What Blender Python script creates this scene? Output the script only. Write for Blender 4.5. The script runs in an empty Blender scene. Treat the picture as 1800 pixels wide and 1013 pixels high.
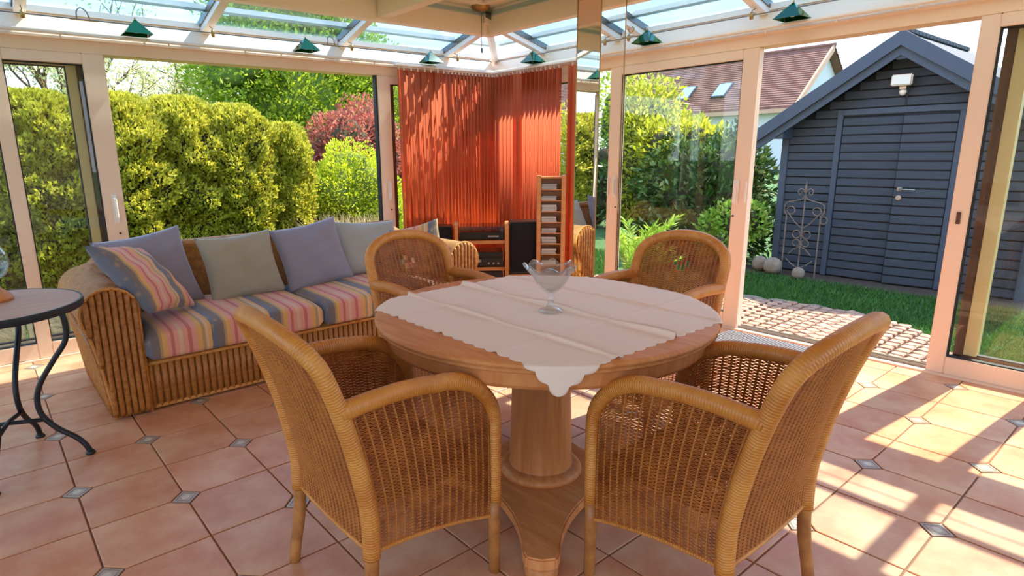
import bpy, bmesh, math, random
import numpy as np
from mathutils import Vector, Matrix
random.seed(7); RNG = np.random.default_rng(11)
PI = math.pi
S = bpy.context.scene
COL = S.collection

# ------------------------------------------------------------------ camera
TILE = 0.345
CAM_H = 4.0233 * TILE
def setup_camera():
    f, pitch, roll, yaw = 1072.69, .2270, -.0148, .8870
    F = Vector((math.cos(yaw)*math.cos(pitch), math.sin(yaw)*math.cos(pitch), -math.sin(pitch)))
    R = Vector((math.sin(yaw), -math.cos(yaw), 0)); U = R.cross(F)
    c, s = math.cos(roll), math.sin(roll)
    R, U = R*c + U*s, U*c - R*s
    cam = bpy.data.cameras.new('camera'); o = bpy.data.objects.new('camera', cam); COL.objects.link(o)
    cam.sensor_fit = 'HORIZONTAL'; cam.sensor_width = 36; cam.lens = f/1800*36
    cam.shift_x = 65.42/1800; cam.shift_y = 6.98/1800
    cam.clip_start = .05; cam.clip_end = 500
    m = Matrix((R, U, -F)).transposed().to_4x4(); m.translation = (0, 0, CAM_H)
    o.matrix_world = m
    S.camera = o
setup_camera()

# ------------------------------------------------------------------ sky, sun, exposure
SUN_AZ = (-1.0, .085); SUN_TAN = 1.37
def setup_light():
    w = bpy.data.worlds.new('sky'); S.world = w; w.use_nodes = True
    nt = w.node_tree; nt.nodes.clear(); n = nt.nodes; l = nt.links
    out = n.new('ShaderNodeOutputWorld'); bg = n.new('ShaderNodeBackground')
    tc = n.new('ShaderNodeTexCoord'); sp = n.new('ShaderNodeSeparateXYZ')
    ramp = n.new('ShaderNodeValToRGB'); e = ramp.color_ramp.elements
    e[0].position = 0.0; e[0].color = (.74, .84, .96, 1); e[1].position = .8; e[1].color = (.28, .52, .96, 1)
    m = e.new(.25); m.color = (.40, .64, 1.0, 1)
    noise = n.new('ShaderNodeTexNoise'); noise.inputs['Scale'].default_value = 2.2; noise.inputs['Detail'].default_value = 6
    noise.inputs['Roughness'].default_value = .55; noise.inputs['Distortion'].default_value = .5
    mp = n.new('ShaderNodeMapping'); mp.inputs['Scale'].default_value = (1, 1, 2.6)
    cr = n.new('ShaderNodeValToRGB'); cr.color_ramp.elements[0].position = .50; cr.color_ramp.elements[1].position = .80
    mix = n.new('ShaderNodeMixRGB'); mix.inputs[2].default_value = (1.0, 1.0, 1.0, 1)
    l.new(tc.outputs['Generated'], sp.inputs[0]); l.new(sp.outputs['Z'], ramp.inputs[0])
    l.new(tc.outputs['Generated'], mp.inputs[0]); l.new(mp.outputs[0], noise.inputs['Vector'])
    l.new(noise.outputs['Fac'], cr.inputs[0]); l.new(cr.outputs[0], mix.inputs[0])
    l.new(ramp.outputs[0], mix.inputs[1]); l.new(mix.outputs[0], bg.inputs[0])
    bg.inputs[1].default_value = 1.6
    l.new(bg.outputs[0], out.inputs[0])
    sd = bpy.data.lights.new('sun', 'SUN'); sd.energy = 6.3; sd.angle = .009; sd.color = (1.0, .89, .70)
    so = bpy.data.objects.new('sun', sd); COL.objects.link(so)
    h = math.hypot(*SUN_AZ); d = Vector((SUN_AZ[0], SUN_AZ[1], -SUN_TAN*h)).normalized()
    so.rotation_euler = d.to_track_quat('-Z', 'Y').to_euler(); so.location = (12, -1, 12)
    v = S.view_settings; v.view_transform = 'Standard'; v.look = 'None'; v.gamma = 1; v.exposure = 1.1
    v.use_curve_mapping = False
setup_light()

# ------------------------------------------------------------------ helpers
def srgb(r, g, b):
    f = lambda c: (c/255/12.92 if c/255 <= .04045 else ((c/255+.055)/1.055)**2.4)
    return (f(r), f(g), f(b), 1)

class MB:
    """collects geometry, then links it as one mesh object"""
    def __init__(s): s.v = []; s.f = []; s.uv = []
    def add(s, V, F, UV=None):
        b = len(s.v); s.v += [tuple(map(float, p)) for p in V]
        for k, fc in enumerate(F):
            s.f.append([i+b for i in fc]); s.uv += (UV[k] if UV else [(0, 0)]*len(fc))
        return s
    def box(s, lo, hi, M=None):
        x0, y0, z0 = lo; x1, y1, z1 = hi
        V = [Vector(p) for p in ((x0,y0,z0),(x1,y0,z0),(x1,y1,z0),(x0,y1,z0),(x0,y0,z1),(x1,y0,z1),(x1,y1,z1),(x0,y1,z1))]
        if M is not None: V = [M @ p for p in V]
        return s.add(V, [(0,3,2,1),(4,5,6,7),(0,1,5,4),(1,2,6,5),(2,3,7,6),(3,0,4,7)])
    def cbox(s, c, size, M=None): return s.box([c[i]-size[i]/2 for i in range(3)], [c[i]+size[i]/2 for i in range(3)], M)
    def tube(s, P, r, n=8, closed=False, flat=1.0):
        P = [Vector(p) for p in P]; m = len(P); rs = r if hasattr(r, '__len__') else [r]*m
        T = []
        for i in range(m):
            a = P[(i-1) % m] if (closed or i > 0) else P[i]; b = P[(i+1) % m] if (closed or i < m-1) else P[i]
            t = b-a; T.append(t.normalized() if t.length > 1e-9 else Vector((0, 0, 1)))
        up = Vector((0, 0, 1)) if abs(T[0].z) < .9 else Vector((1, 0, 0))
        N = (up - T[0]*up.dot(T[0])).normalized(); V = []; L = [0]
        for i in range(m):
            if i: N = (N - T[i]*N.dot(T[i])).normalized(); L.append(L[-1]+(P[i]-P[i-1]).length)
            B = T[i].cross(N)
            for k in range(n):
                a = 2*PI*k/n; V.append(P[i] + N*(rs[i]*math.cos(a)*flat) + B*(rs[i]*math.sin(a)))
        F = []; UV = []; rng = m if closed else m-1
        for i in range(rng):
            j = (i+1) % m; lj = L[j] if j else L[-1]+(P[0]-P[-1]).length
            for k in range(n):
                k2 = (k+1) % n; F.append((i*n+k, i*n+k2, j*n+k2, j*n+k)); UV.append([(k/n, L[i]), ((k+1)/n, L[i]), ((k+1)/n, lj), (k/n, lj)])
        if not closed:
            F.append(tuple(range(n-1, -1, -1))); UV.append([(0, 0)]*n); F.append(tuple(range((m-1)*n, m*n))); UV.append([(0, L[-1])]*n)
        return s.add(V, F, UV)
    def lathe(s, prof, n=32, c=(0, 0, 0), rmod=None, zmod=None):
        V = []; F = []; m = len(prof)
        for i, (r, z) in enumerate(prof):
            for k in range(n):
                a = 2*PI*k/n; rr = r*(rmod(a, i) if rmod else 1); zz = z+(zmod(a, i) if zmod else 0)
                V.append((c[0]+rr*math.cos(a), c[1]+rr*math.sin(a), c[2]+zz))
        for i in range(m-1):
            for k in range(n):
                k2 = (k+1) % n; F.append((i*n+k, i*n+k2, (i+1)*n+k2, (i+1)*n+k))
        if prof[0][0] > 1e-6: F.append(tuple(range(n-1, -1, -1)))
        if prof[-1][0] > 1e-6: F.append(tuple(range((m-1)*n, m*n)))
        return s.add(V, F)
    def prism(s, poly, f, lo, hi):
        """poly: 2-D outline, f(a, b, t) -> point, extruded t = lo..hi"""
        n = len(poly); V = [f(a, b, lo) for a, b in poly]+[f(a, b, hi) for a, b in poly]
        F = [tuple(range(n-1, -1, -1)), tuple(range(n, 2*n))]+[(i, (i+1) % n, n+(i+1) % n, n+i) for i in range(n)]
        return s.add(V, F)
    def grid(s, fn, nu, nv, uvs=(1, 1)):
        V = [fn(i/nu, j/nv) for j in range(nv+1) for i in range(nu+1)]; F = []; UV = []
        for j in range(nv):
            for i in range(nu):
                a = j*(nu+1)+i; F.append((a, a+1, a+nu+2, a+nu+1))
                UV.append([(p/nu*uvs[0], q/nv*uvs[1]) for p, q in ((i, j), (i+1, j), (i+1, j+1), (i, j+1))])
        return s.add(V, F, UV)
    def mesh(s, name):
        me = bpy.data.meshes.new(name); me.from_pydata(s.v, [], s.f); me.update()
        uvl = me.uv_layers.new(name='uv'); uvl.data.foreach_set('uv', np.array(s.uv, 'f').ravel())
        return me
    def build(s, name, mat, parent=None, smooth=False, bevel=0, fix=True, loc=None):
        me = s.mesh(name)
        if fix or bevel:
            bm = bmesh.new(); bm.from_mesh(me)
            if fix: bmesh.ops.recalc_face_normals(bm, faces=bm.faces)
            if bevel: bmesh.ops.bevel(bm, geom=bm.edges[:], offset=bevel, segments=2, affect='EDGES', clamp_overlap=True)
            bm.to_mesh(me); bm.free()
        return link(name, me, mat, parent, smooth, loc)

def link(name, me, mat, parent=None, smooth=False, loc=None):
    if mat is not None and not me.materials: me.materials.append(mat)
    if smooth is True: me.polygons.foreach_set('use_smooth', np.ones(len(me.polygons), bool))
    elif smooth: me.polygons.foreach_set('use_smooth', np.ones(len(me.polygons), bool)); me.set_sharp_from_angle(angle=smooth)
    o = bpy.data.objects.new(name, me); COL.objects.link(o); o.parent = parent
    if loc is not None: o.location = loc
    return o

def big(name, V, Q, mat, parent=None, smooth=False, kind=None):
    me = bpy.data.meshes.new(name); V = np.asarray(V, 'f'); Q = np.asarray(Q, 'i'); k = Q.shape[1]
    me.vertices.add(len(V)); me.vertices.foreach_set('co', V.ravel())
    me.loops.add(Q.size); me.loops.foreach_set('vertex_index', Q.ravel())
    me.polygons.add(len(Q)); me.polygons.foreach_set('loop_start', np.arange(len(Q), dtype='i')*k)
    me.update(calc_edges=True); me.validate()
    o = link(name, me, mat, parent, smooth)
    if kind: o['kind'] = kind
    return o

def tag(o, label, cat, group=None, kind=None):
    o['label'] = label; o['category'] = cat
    if group: o['group'] = group
    if kind: o['kind'] = kind
    return o
def thing(name, label, cat, loc=(0, 0, 0), rz=0, group=None):
    o = bpy.data.objects.new(name, None); COL.objects.link(o); o.location = loc; o.rotation_euler = (0, 0, rz); o.empty_display_size = .1
    return tag(o, label, cat, group)
def struct(o, label, cat=None):
    o['kind'] = 'structure'; o['label'] = label
    if cat: o['category'] = cat
    return o
def empty_struct(name, label, loc=(0, 0, 0)):
    o = bpy.data.objects.new(name, None); COL.objects.link(o); o.location = loc; o['kind'] = 'structure'; o['label'] = label
    return o
def copy_tree(o, parent=None):
    c = o.copy(); COL.objects.link(c); c.parent = parent
    for ch in list(o.children): copy_tree(ch, c)
    return c
def cr(P, n=8, closed=False):
    """Catmull-Rom resample"""
    P = [Vector(p) for p in P]; out = []; m = len(P); rng = m if closed else m-1
    for i in range(rng):
        g = lambda k: P[k % m] if closed else P[min(max(k, 0), m-1)]
        p0, p1, p2, p3 = g(i-1), g(i), g(i+1), g(i+2)
        for k in range(n):
            t = k/n; out.append(.5*((2*p1)+(p2-p0)*t+(2*p0-5*p1+4*p2-p3)*t*t+(3*p1-p0-3*p2+p3)*t**3))
    if not closed: out.append(P[-1])
    return out

# ------------------------------------------------------------------ materials
MATS = {}
def mat(name, c, rough=.5, c2=None, nscale=8, ndetail=4, stretch=None, bump=None, metal=0, spec=.5, objvar=0, island=None,
        transl=0, coat=0, contrast=(.35, .65), sheen=0):
    """principled material; c2 = second colour mixed in by noise; bump = (scale, strength, distance); island = list of colours per leaf"""
    m = bpy.data.materials.new(name); m.use_nodes = True; nt = m.node_tree; n = nt.nodes; l = nt.links
    b = n['Principled BSDF']; b.inputs['Roughness'].default_value = rough; b.inputs['Metallic'].default_value = metal
    b.inputs['Specular IOR Level'].default_value = spec; b.inputs['Base Color'].default_value = c; b.inputs['Coat Weight'].default_value = coat
    b.inputs['Sheen Weight'].default_value = sheen
    tc = n.new('ShaderNodeTexCoord'); co = tc.outputs['Object']; csock = None
    if stretch:
        mp = n.new('ShaderNodeMapping'); mp.inputs['Scale'].default_value = stretch; l.new(co, mp.inputs[0]); cs = mp.outputs[0]
    else: cs = co
    if objvar:
        oi = n.new('ShaderNodeObjectInfo'); ad = n.new('ShaderNodeVectorMath'); ad.operation = 'MULTIPLY_ADD'
        cb = n.new('ShaderNodeCombineXYZ'); [l.new(oi.outputs['Random'], cb.inputs[i]) for i in range(3)]
        l.new(cb.outputs[0], ad.inputs[0]); ad.inputs[1].default_value = (37, 53, 29); l.new(cs, ad.inputs[2]); cs = ad.outputs[0]
    if c2:
        no = n.new('ShaderNodeTexNoise'); no.inputs['Scale'].default_value = nscale; no.inputs['Detail'].default_value = ndetail; no.inputs['Roughness'].default_value = .6
        rp = n.new('ShaderNodeValToRGB'); e = rp.color_ramp.elements; e[0].position, e[1].position = contrast; e[0].color = c; e[1].color = c2
        l.new(cs, no.inputs['Vector']); l.new(no.outputs['Fac'], rp.inputs[0]); csock = rp.outputs[0]
    if island:
        g = n.new('ShaderNodeNewGeometry'); rp = n.new('ShaderNodeValToRGB'); e = rp.color_ramp.elements
        e[0].color = island[0]; e[1].color = island[-1]
        for k in range(1, len(island)-1): q = e.new(k/(len(island)-1)); q.color = island[k]
        l.new(g.outputs['Random Per Island'], rp.inputs[0])
        if csock:
            mx = n.new('ShaderNodeMixRGB'); mx.inputs[0].default_value = .5; l.new(csock, mx.inputs[1]); l.new(rp.outputs[0], mx.inputs[2]); csock = mx.outputs[0]
        else: csock = rp.outputs[0]
    if objvar:
        hs = n.new('ShaderNodeHueSaturation'); mr = n.new('ShaderNodeMapRange'); mr.inputs['To Min'].default_value = 1-objvar; mr.inputs['To Max'].default_value = 1+objvar
        l.new(oi.outputs['Random'], mr.inputs[0]); l.new(mr.outputs[0], hs.inputs['Value'])
        if csock: l.new(csock, hs.inputs['Color'])
        else: hs.inputs['Color'].default_value = c
        csock = hs.outputs[0]
    if csock: l.new(csock, b.inputs['Base Color'])
    if bump:
        no = n.new('ShaderNodeTexNoise'); no.inputs['Scale'].default_value = bump[0]; no.inputs['Detail'].default_value = 3; l.new(cs, no.inputs['Vector'])
        bp = n.new('ShaderNodeBump'); bp.inputs['Strength'].default_value = bump[1]; bp.inputs['Distance'].default_value = bump[2]
        l.new(no.outputs['Fac'], bp.inputs['Height']); l.new(bp.outputs[0], b.inputs['Normal'])
    if transl:
        tr = n.new('ShaderNodeBsdfTranslucent'); mx = n.new('ShaderNodeMixShader'); mx.inputs[0].default_value = transl
        if csock: l.new(csock, tr.inputs[0])
        else: tr.inputs[0].default_value = c
        l.new(b.outputs[0], mx.inputs[1]); l.new(tr.outputs[0], mx.inputs[2]); l.new(mx.outputs[0], n['Material Output'].inputs[0])
    MATS[name] = m
    return m

def wave_bump(m, scale, strength, dist, axis='uv', direction='Y'):
    """adds a regular ribbed relief (wrapped cane, woven courses)"""
    nt = m.node_tree; n = nt.nodes; l = nt.links; tc = n.new('ShaderNodeTexCoord'); w = n.new('ShaderNodeTexWave')
    w.bands_direction = direction; w.inputs['Scale'].default_value = scale; w.inputs['Distortion'].default_value = .6; w.inputs['Detail Scale'].default_value = .3
    l.new(tc.outputs['UV' if axis == 'uv' else 'Object'], w.inputs['Vector']); bp = n.new('ShaderNodeBump')
    bp.inputs['Strength'].default_value = strength; bp.inputs['Distance'].default_value = dist; l.new(w.outputs['Fac'], bp.inputs['Height'])
    l.new(bp.outputs[0], n['Principled BSDF'].inputs['Normal']); return m

def glass_pane(name, tint=(1, 1, 1, 1), ior=1.5, boost=1.0, milk=0):
    m = bpy.data.materials.new(name); m.use_nodes = True; nt = m.node_tree; n = nt.nodes; l = nt.links; n.remove(n['Principled BSDF'])
    t = n.new('ShaderNodeBsdfTransparent'); t.inputs[0].default_value = tint; g = n.new('ShaderNodeBsdfGlossy'); g.inputs['Roughness'].default_value = .01
    f = n.new('ShaderNodeLayerWeight'); f.inputs[0].default_value = .5; pw = n.new('ShaderNodeMath'); pw.operation = 'POWER'; pw.inputs[1].default_value = 5
    mu = n.new('ShaderNodeMath'); mu.operation = 'MULTIPLY_ADD'; mu.inputs[1].default_value = .90*boost; mu.inputs[2].default_value = .035*boost; mu.use_clamp = True
    l.new(f.outputs['Facing'], pw.inputs[0])
    mx = n.new('ShaderNodeMixShader'); l.new(pw.outputs[0], mu.inputs[0]); l.new(mu.outputs[0], mx.inputs[0]); l.new(t.outputs[0], mx.inputs[1]); l.new(g.outputs[0], mx.inputs[2])
    if milk:
        df = n.new('ShaderNodeBsdfDiffuse'); df.inputs[0].default_value = (.9, .9, .88, 1); m2 = n.new('ShaderNodeMixShader'); m2.inputs[0].default_value = milk
        l.new(mx.outputs[0], m2.inputs[1]); l.new(df.outputs[0], m2.inputs[2]); mx = m2
    l.new(mx.outputs[0], n['Material Output'].inputs[0]); MATS[name] = m; return m

def stripes(name, stops, freq, motif=None, rough=.9):
    """woven stripes across uv.x"""
    m = bpy.data.materials.new(name); m.use_nodes = True; nt = m.node_tree; n = nt.nodes; l = nt.links; b = n['Principled BSDF']
    b.inputs['Roughness'].default_value = rough; b.inputs['Sheen Weight'].default_value = .2; b.inputs['Specular IOR Level'].default_value = .2
    tc = n.new('ShaderNodeTexCoord'); sp = n.new('ShaderNodeSeparateXYZ'); l.new(tc.outputs['UV'], sp.inputs[0])
    wob = n.new('ShaderNodeTexNoise'); wob.inputs['Scale'].default_value = 60; l.new(tc.outputs['UV'], wob.inputs['Vector'])
    wa = n.new('ShaderNodeMath'); wa.operation = 'MULTIPLY_ADD'; wa.inputs[1].default_value = .02; l.new(wob.outputs['Fac'], wa.inputs[0])
    mu = n.new('ShaderNodeMath'); mu.operation = 'MULTIPLY'; mu.inputs[1].default_value = freq; l.new(sp.outputs['X'], mu.inputs[0]); l.new(mu.outputs[0], wa.inputs[2])
    fr = n.new('ShaderNodeMath'); fr.operation = 'FRACT'; l.new(wa.outputs[0], fr.inputs[0])
    rp = n.new('ShaderNodeValToRGB'); rp.color_ramp.interpolation = 'LINEAR'; e = rp.color_ramp.elements
    while len(e) > 1: e.remove(e[-1])
    e[0].position = 0; e[0].color = stops[0][1]
    for k, (p, c) in enumerate(stops):
        if k == 0: continue
        q = e.new(max(p-.012, .001)); q.color = stops[k-1][1]; q = e.new(p); q.color = c
    l.new(fr.outputs[0], rp.inputs[0]); cs = rp.outputs[0]
    if motif:
        lo, hi, c2, sc = motif
        no = n.new('ShaderNodeTexVoronoi'); no.inputs['Scale'].default_value = sc; l.new(tc.outputs['UV'], no.inputs['Vector'])
        lt = n.new('ShaderNodeMapRange'); lt.inputs['From Min'].default_value = .36; lt.inputs['From Max'].default_value = .16; lt.inputs['To Max'].default_value = .55; l.new(no.outputs['Distance'], lt.inputs[0])
        g1 = n.new('ShaderNodeMath'); g1.operation = 'GREATER_THAN'; g1.inputs[1].default_value = lo; l.new(fr.outputs[0], g1.inputs[0])
        g2 = n.new('ShaderNodeMath'); g2.operation = 'LESS_THAN'; g2.inputs[1].default_value = hi; l.new(fr.outputs[0], g2.inputs[0])
        g3 = n.new('ShaderNodeMath'); g3.operation = 'MULTIPLY'; l.new(g1.outputs[0], g3.inputs[0]); l.new(g2.outputs[0], g3.inputs[1])
        g4 = n.new('ShaderNodeMath'); g4.operation = 'MULTIPLY'; l.new(g3.outputs[0], g4.inputs[0]); l.new(lt.outputs[0], g4.inputs[1])
        mx = n.new('ShaderNodeMixRGB'); mx.inputs[2].default_value = c2; l.new(g4.outputs[0], mx.inputs[0]); l.new(cs, mx.inputs[1]); cs = mx.outputs[0]
    l.new(cs, b.inputs['Base Color'])
    nb = n.new('ShaderNodeTexNoise'); nb.inputs['Scale'].default_value = 180; l.new(tc.outputs['UV'], nb.inputs['Vector'])
    bp = n.new('ShaderNodeBump'); bp.inputs['Strength'].default_value = .25; bp.inputs['Distance'].default_value = .003; l.new(nb.outputs['Fac'], bp.inputs['Height']); l.new(bp.outputs[0], b.inputs['Normal'])
    MATS[name] = m; return m

WHITE = mat('white_frame', srgb(242, 208, 178), .35, spec=.4)
WHITE2 = mat('white_roof_bar', srgb(244, 228, 214), .4)
BROWN = mat('brown_outer_frame', srgb(92, 58, 36), .5, c2=srgb(70, 42, 26), nscale=3, stretch=(30, 30, 1))
OCHRE = mat('ochre_gasket_frame', srgb(214, 186, 132), .5)
SEAL = mat('black_seal', srgb(30, 28, 28), .6)
CEIL = mat('ceiling_board', srgb(252, 230, 204), .6, c2=srgb(248, 224, 196), nscale=2, stretch=(1, 6, 1))
BEAM = mat('ceiling_beam', srgb(252, 230, 206), .5)
GLASS = glass_pane('window_glass', (.96, .985, .97, 1), boost=1.15)
ROOFGLASS = glass_pane('roof_glass', (.72, .87, .95, 1))
MIRROR = mat('mirror', (.88, .86, .82, 1), .015, metal=1)
TILEM = mat('floor_tile_glaze', srgb(206, 130, 90), .36, c2=srgb(224, 168, 128), nscale=4, ndetail=9, objvar=.045, bump=(60, .05, .002), spec=.28)
GROUT = mat('grout', srgb(150, 104, 82), .9)
INSERT = mat('insert_tile', srgb(182, 156, 136), .3)
INSERT2 = mat('insert_motif', srgb(208, 190, 168), .3)
INSERT3 = mat('insert_line', srgb(142, 120, 104), .4)
CANE = mat('cane_weave', srgb(190, 110, 44), .5, c2=srgb(142, 70, 24), nscale=14, ndetail=5, spec=.4)
STAKE = mat('cane_stake', srgb(190, 116, 50), .5)
ROLL = wave_bump(mat('cane_wrapped_roll', srgb(220, 146, 66), .38, c2=srgb(198, 118, 46), nscale=9, spec=.5), 38, .35, .004)
LEGM = mat('cane_leg', srgb(196, 130, 66), .45, c2=srgb(160, 96, 44), nscale=14, spec=.5)
WOOD = mat('table_wood', srgb(222, 148, 90), .5, c2=srgb(202, 124, 68), nscale=3, ndetail=6, stretch=(14, 1.5, 1.5), spec=.25)
WOODV = mat('table_column_wood', srgb(208, 134, 76), .42, c2=srgb(184, 108, 54), nscale=3, ndetail=6, stretch=(12, 12, 1), spec=.35)
CLOTH = mat('table_linen', srgb(243, 216, 198), .85, bump=(220, .12, .002), sheen=.2)
CRYSTAL = glass_pane('crystal', (.93, .93, .92, 1), boost=2.4, milk=.06)
CRYSTAL2 = glass_pane('vase_glass', (.95, .97, .95, 1), boost=1.6)
SOFAW = wave_bump(mat('sofa_fine_wicker', srgb(196, 134, 62), .5, c2=srgb(164, 98, 38), nscale=30), 55, .5, .004, 'obj', 'Z')
SOFAY = wave_bump(mat('sofa_arm_wicker', srgb(198, 136, 64), .5, c2=srgb(168, 102, 42), nscale=30), 55, .5, .004, 'obj', 'Y')
RIB = mat('sofa_cane_rib', srgb(192, 124, 54), .5, c2=srgb(156, 88, 32), nscale=40, ndetail=3, bump=(150, .5, .004))
PINK, ROSE, YEL, CREAM, BLUE, GREYB, OLIVE = srgb(228, 154, 132), srgb(204, 112, 100), srgb(226, 166, 98), srgb(220, 178, 142), srgb(112, 112, 122), srgb(126, 110, 102), srgb(184, 148, 100)
STRIPE = stripes('ikat_stripe', [(0, BLUE), (.10, GREYB), (.21, OLIVE), (.25, YEL), (.32, PINK), (.38, ROSE), (.43, PINK), (.50, CREAM), (.56, PINK), (.64, ROSE), (.70, PINK), (.78, YEL), (.86, OLIVE), (.91, CREAM), (.955, YEL)], 1, (.0, .22, OLIVE, 9))
PGREY = mat('grey_blue_cotton', srgb(142, 134, 144), .95, bump=(160, .15, .002), sheen=.3)
PTAUPE = mat('sage_grey_cotton', srgb(162, 150, 126), .95, bump=(160, .15, .002), sheen=.3)
PSAGE = mat('pale_grey_cotton', srgb(166, 162, 152), .95, bump=(160, .15, .002), sheen=.3)
IRON = mat('black_iron', srgb(24, 24, 28), .45, spec=.5)
STONE_TOP = mat('rosy_stone', srgb(190, 152, 136), .5, c2=srgb(206, 164, 142), nscale=5, ndetail=7, stretch=(1, 5, 1), spec=.2)
BLIND = mat('orange_blind', srgb(230, 116, 64), .85, c2=srgb(224, 108, 58), nscale=3, transl=.42, bump=(240, .15, .002))
PINE = mat('pine_board', srgb(214, 140, 76), .5, c2=srgb(196, 118, 58), nscale=3, stretch=(2, 2, 14))
BLACK = mat('black_plastic', srgb(22, 20, 20), .3)
GRILLE = mat('speaker_cloth', srgb(26, 20, 18), .95, bump=(400, .3, .002))
DARKMET = mat('dark_metal_front', srgb(52, 48, 46), .35, metal=.4)
SILVER = mat('silver', srgb(170, 160, 150), .3, metal=.8)
DUST = glass_pane('smoked_acrylic', (.45, .42, .40, 1), boost=1.6)
CDM = mat('jewel_case', srgb(176, 164, 150), .3, objvar=.35)
GREENG = mat('green_glass', srgb(0, 74, 22), .06, spec=.5, transl=.25)
CABLE = mat('steel_cable', srgb(120, 116, 112), .35, metal=.8)
BRASS = mat('brass', srgb(178, 140, 84), .35, metal=.7)
HANDLE = mat('handle_white', srgb(240, 222, 208), .3)
MATG = mat('grey_ribbed_mat', srgb(106, 104, 108), .9, c2=srgb(90, 88, 92), nscale=40)
SHEDW = mat('slate_blue_board', srgb(56, 64, 76), .65, c2=srgb(48, 56, 67), nscale=4, stretch=(4, 1, 12), objvar=.06)
SHEDT = mat('slate_blue_trim', srgb(62, 72, 86), .6)
SHEDG = mat('shed_inner', srgb(22, 25, 30), .8)
SHEDR = mat('roof_felt', srgb(62, 68, 76), .8, c2=srgb(54, 60, 68), nscale=20)
LAMPW = mat('floodlight_glass', srgb(214, 214, 202), .3)
GRASSM = mat('grass_blade', srgb(70, 120, 40), .6, island=[srgb(40, 86, 30), srgb(64, 112, 38), srgb(98, 138, 52)], transl=.35)
LAWN = mat('lawn_soil', srgb(48, 88, 34), .9, c2=srgb(68, 106, 42), nscale=9, bump=(70, .6, .03))
COB = mat('granite_sett', srgb(178, 140, 116), .8, c2=srgb(152, 116, 94), nscale=18, objvar=.10, bump=(60, .4, .01))
SAND = mat('joint_sand', srgb(78, 60, 46), .95, c2=srgb(60, 46, 36), nscale=30)
CONC = mat('beige_slab', srgb(240, 218, 188), .85, c2=srgb(228, 202, 170), nscale=6, bump=(30, .3, .01), objvar=.05)
STONE = mat('field_stone', srgb(150, 132, 112), .9, c2=srgb(118, 102, 84), nscale=8, bump=(20, .5, .02))
RUST = mat('rusty_iron', srgb(104, 84, 70), .8, c2=srgb(128, 112, 100), nscale=20)
BARK = mat('bark', srgb(112, 90, 66), .9, c2=srgb(84, 66, 48), nscale=14, bump=(30, .6, .02))
TERRA = mat('terracotta', srgb(176, 108, 72), .8)
HWALL = mat('house_render', srgb(204, 200, 196), .9)
HFASC = mat('house_fascia', srgb(196, 150, 120), .8)
ROOFT = mat('clay_roof_tile', srgb(138, 92, 76), .85, c2=srgb(112, 74, 62), nscale=2.2, ndetail=8)
SKYL = mat('skylight_glass', srgb(150, 176, 206), .08, spec=.8)

# ------------------------------------------------------------------ room shell
XR, YL = 4.46, 5.086          # inner faces of the right-hand and the left-hand glass walls
ZH, ZG, ZB = 2.075, 2.003, .12
GX0, GY0 = .4625*TILE, 8.3789*TILE

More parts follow.
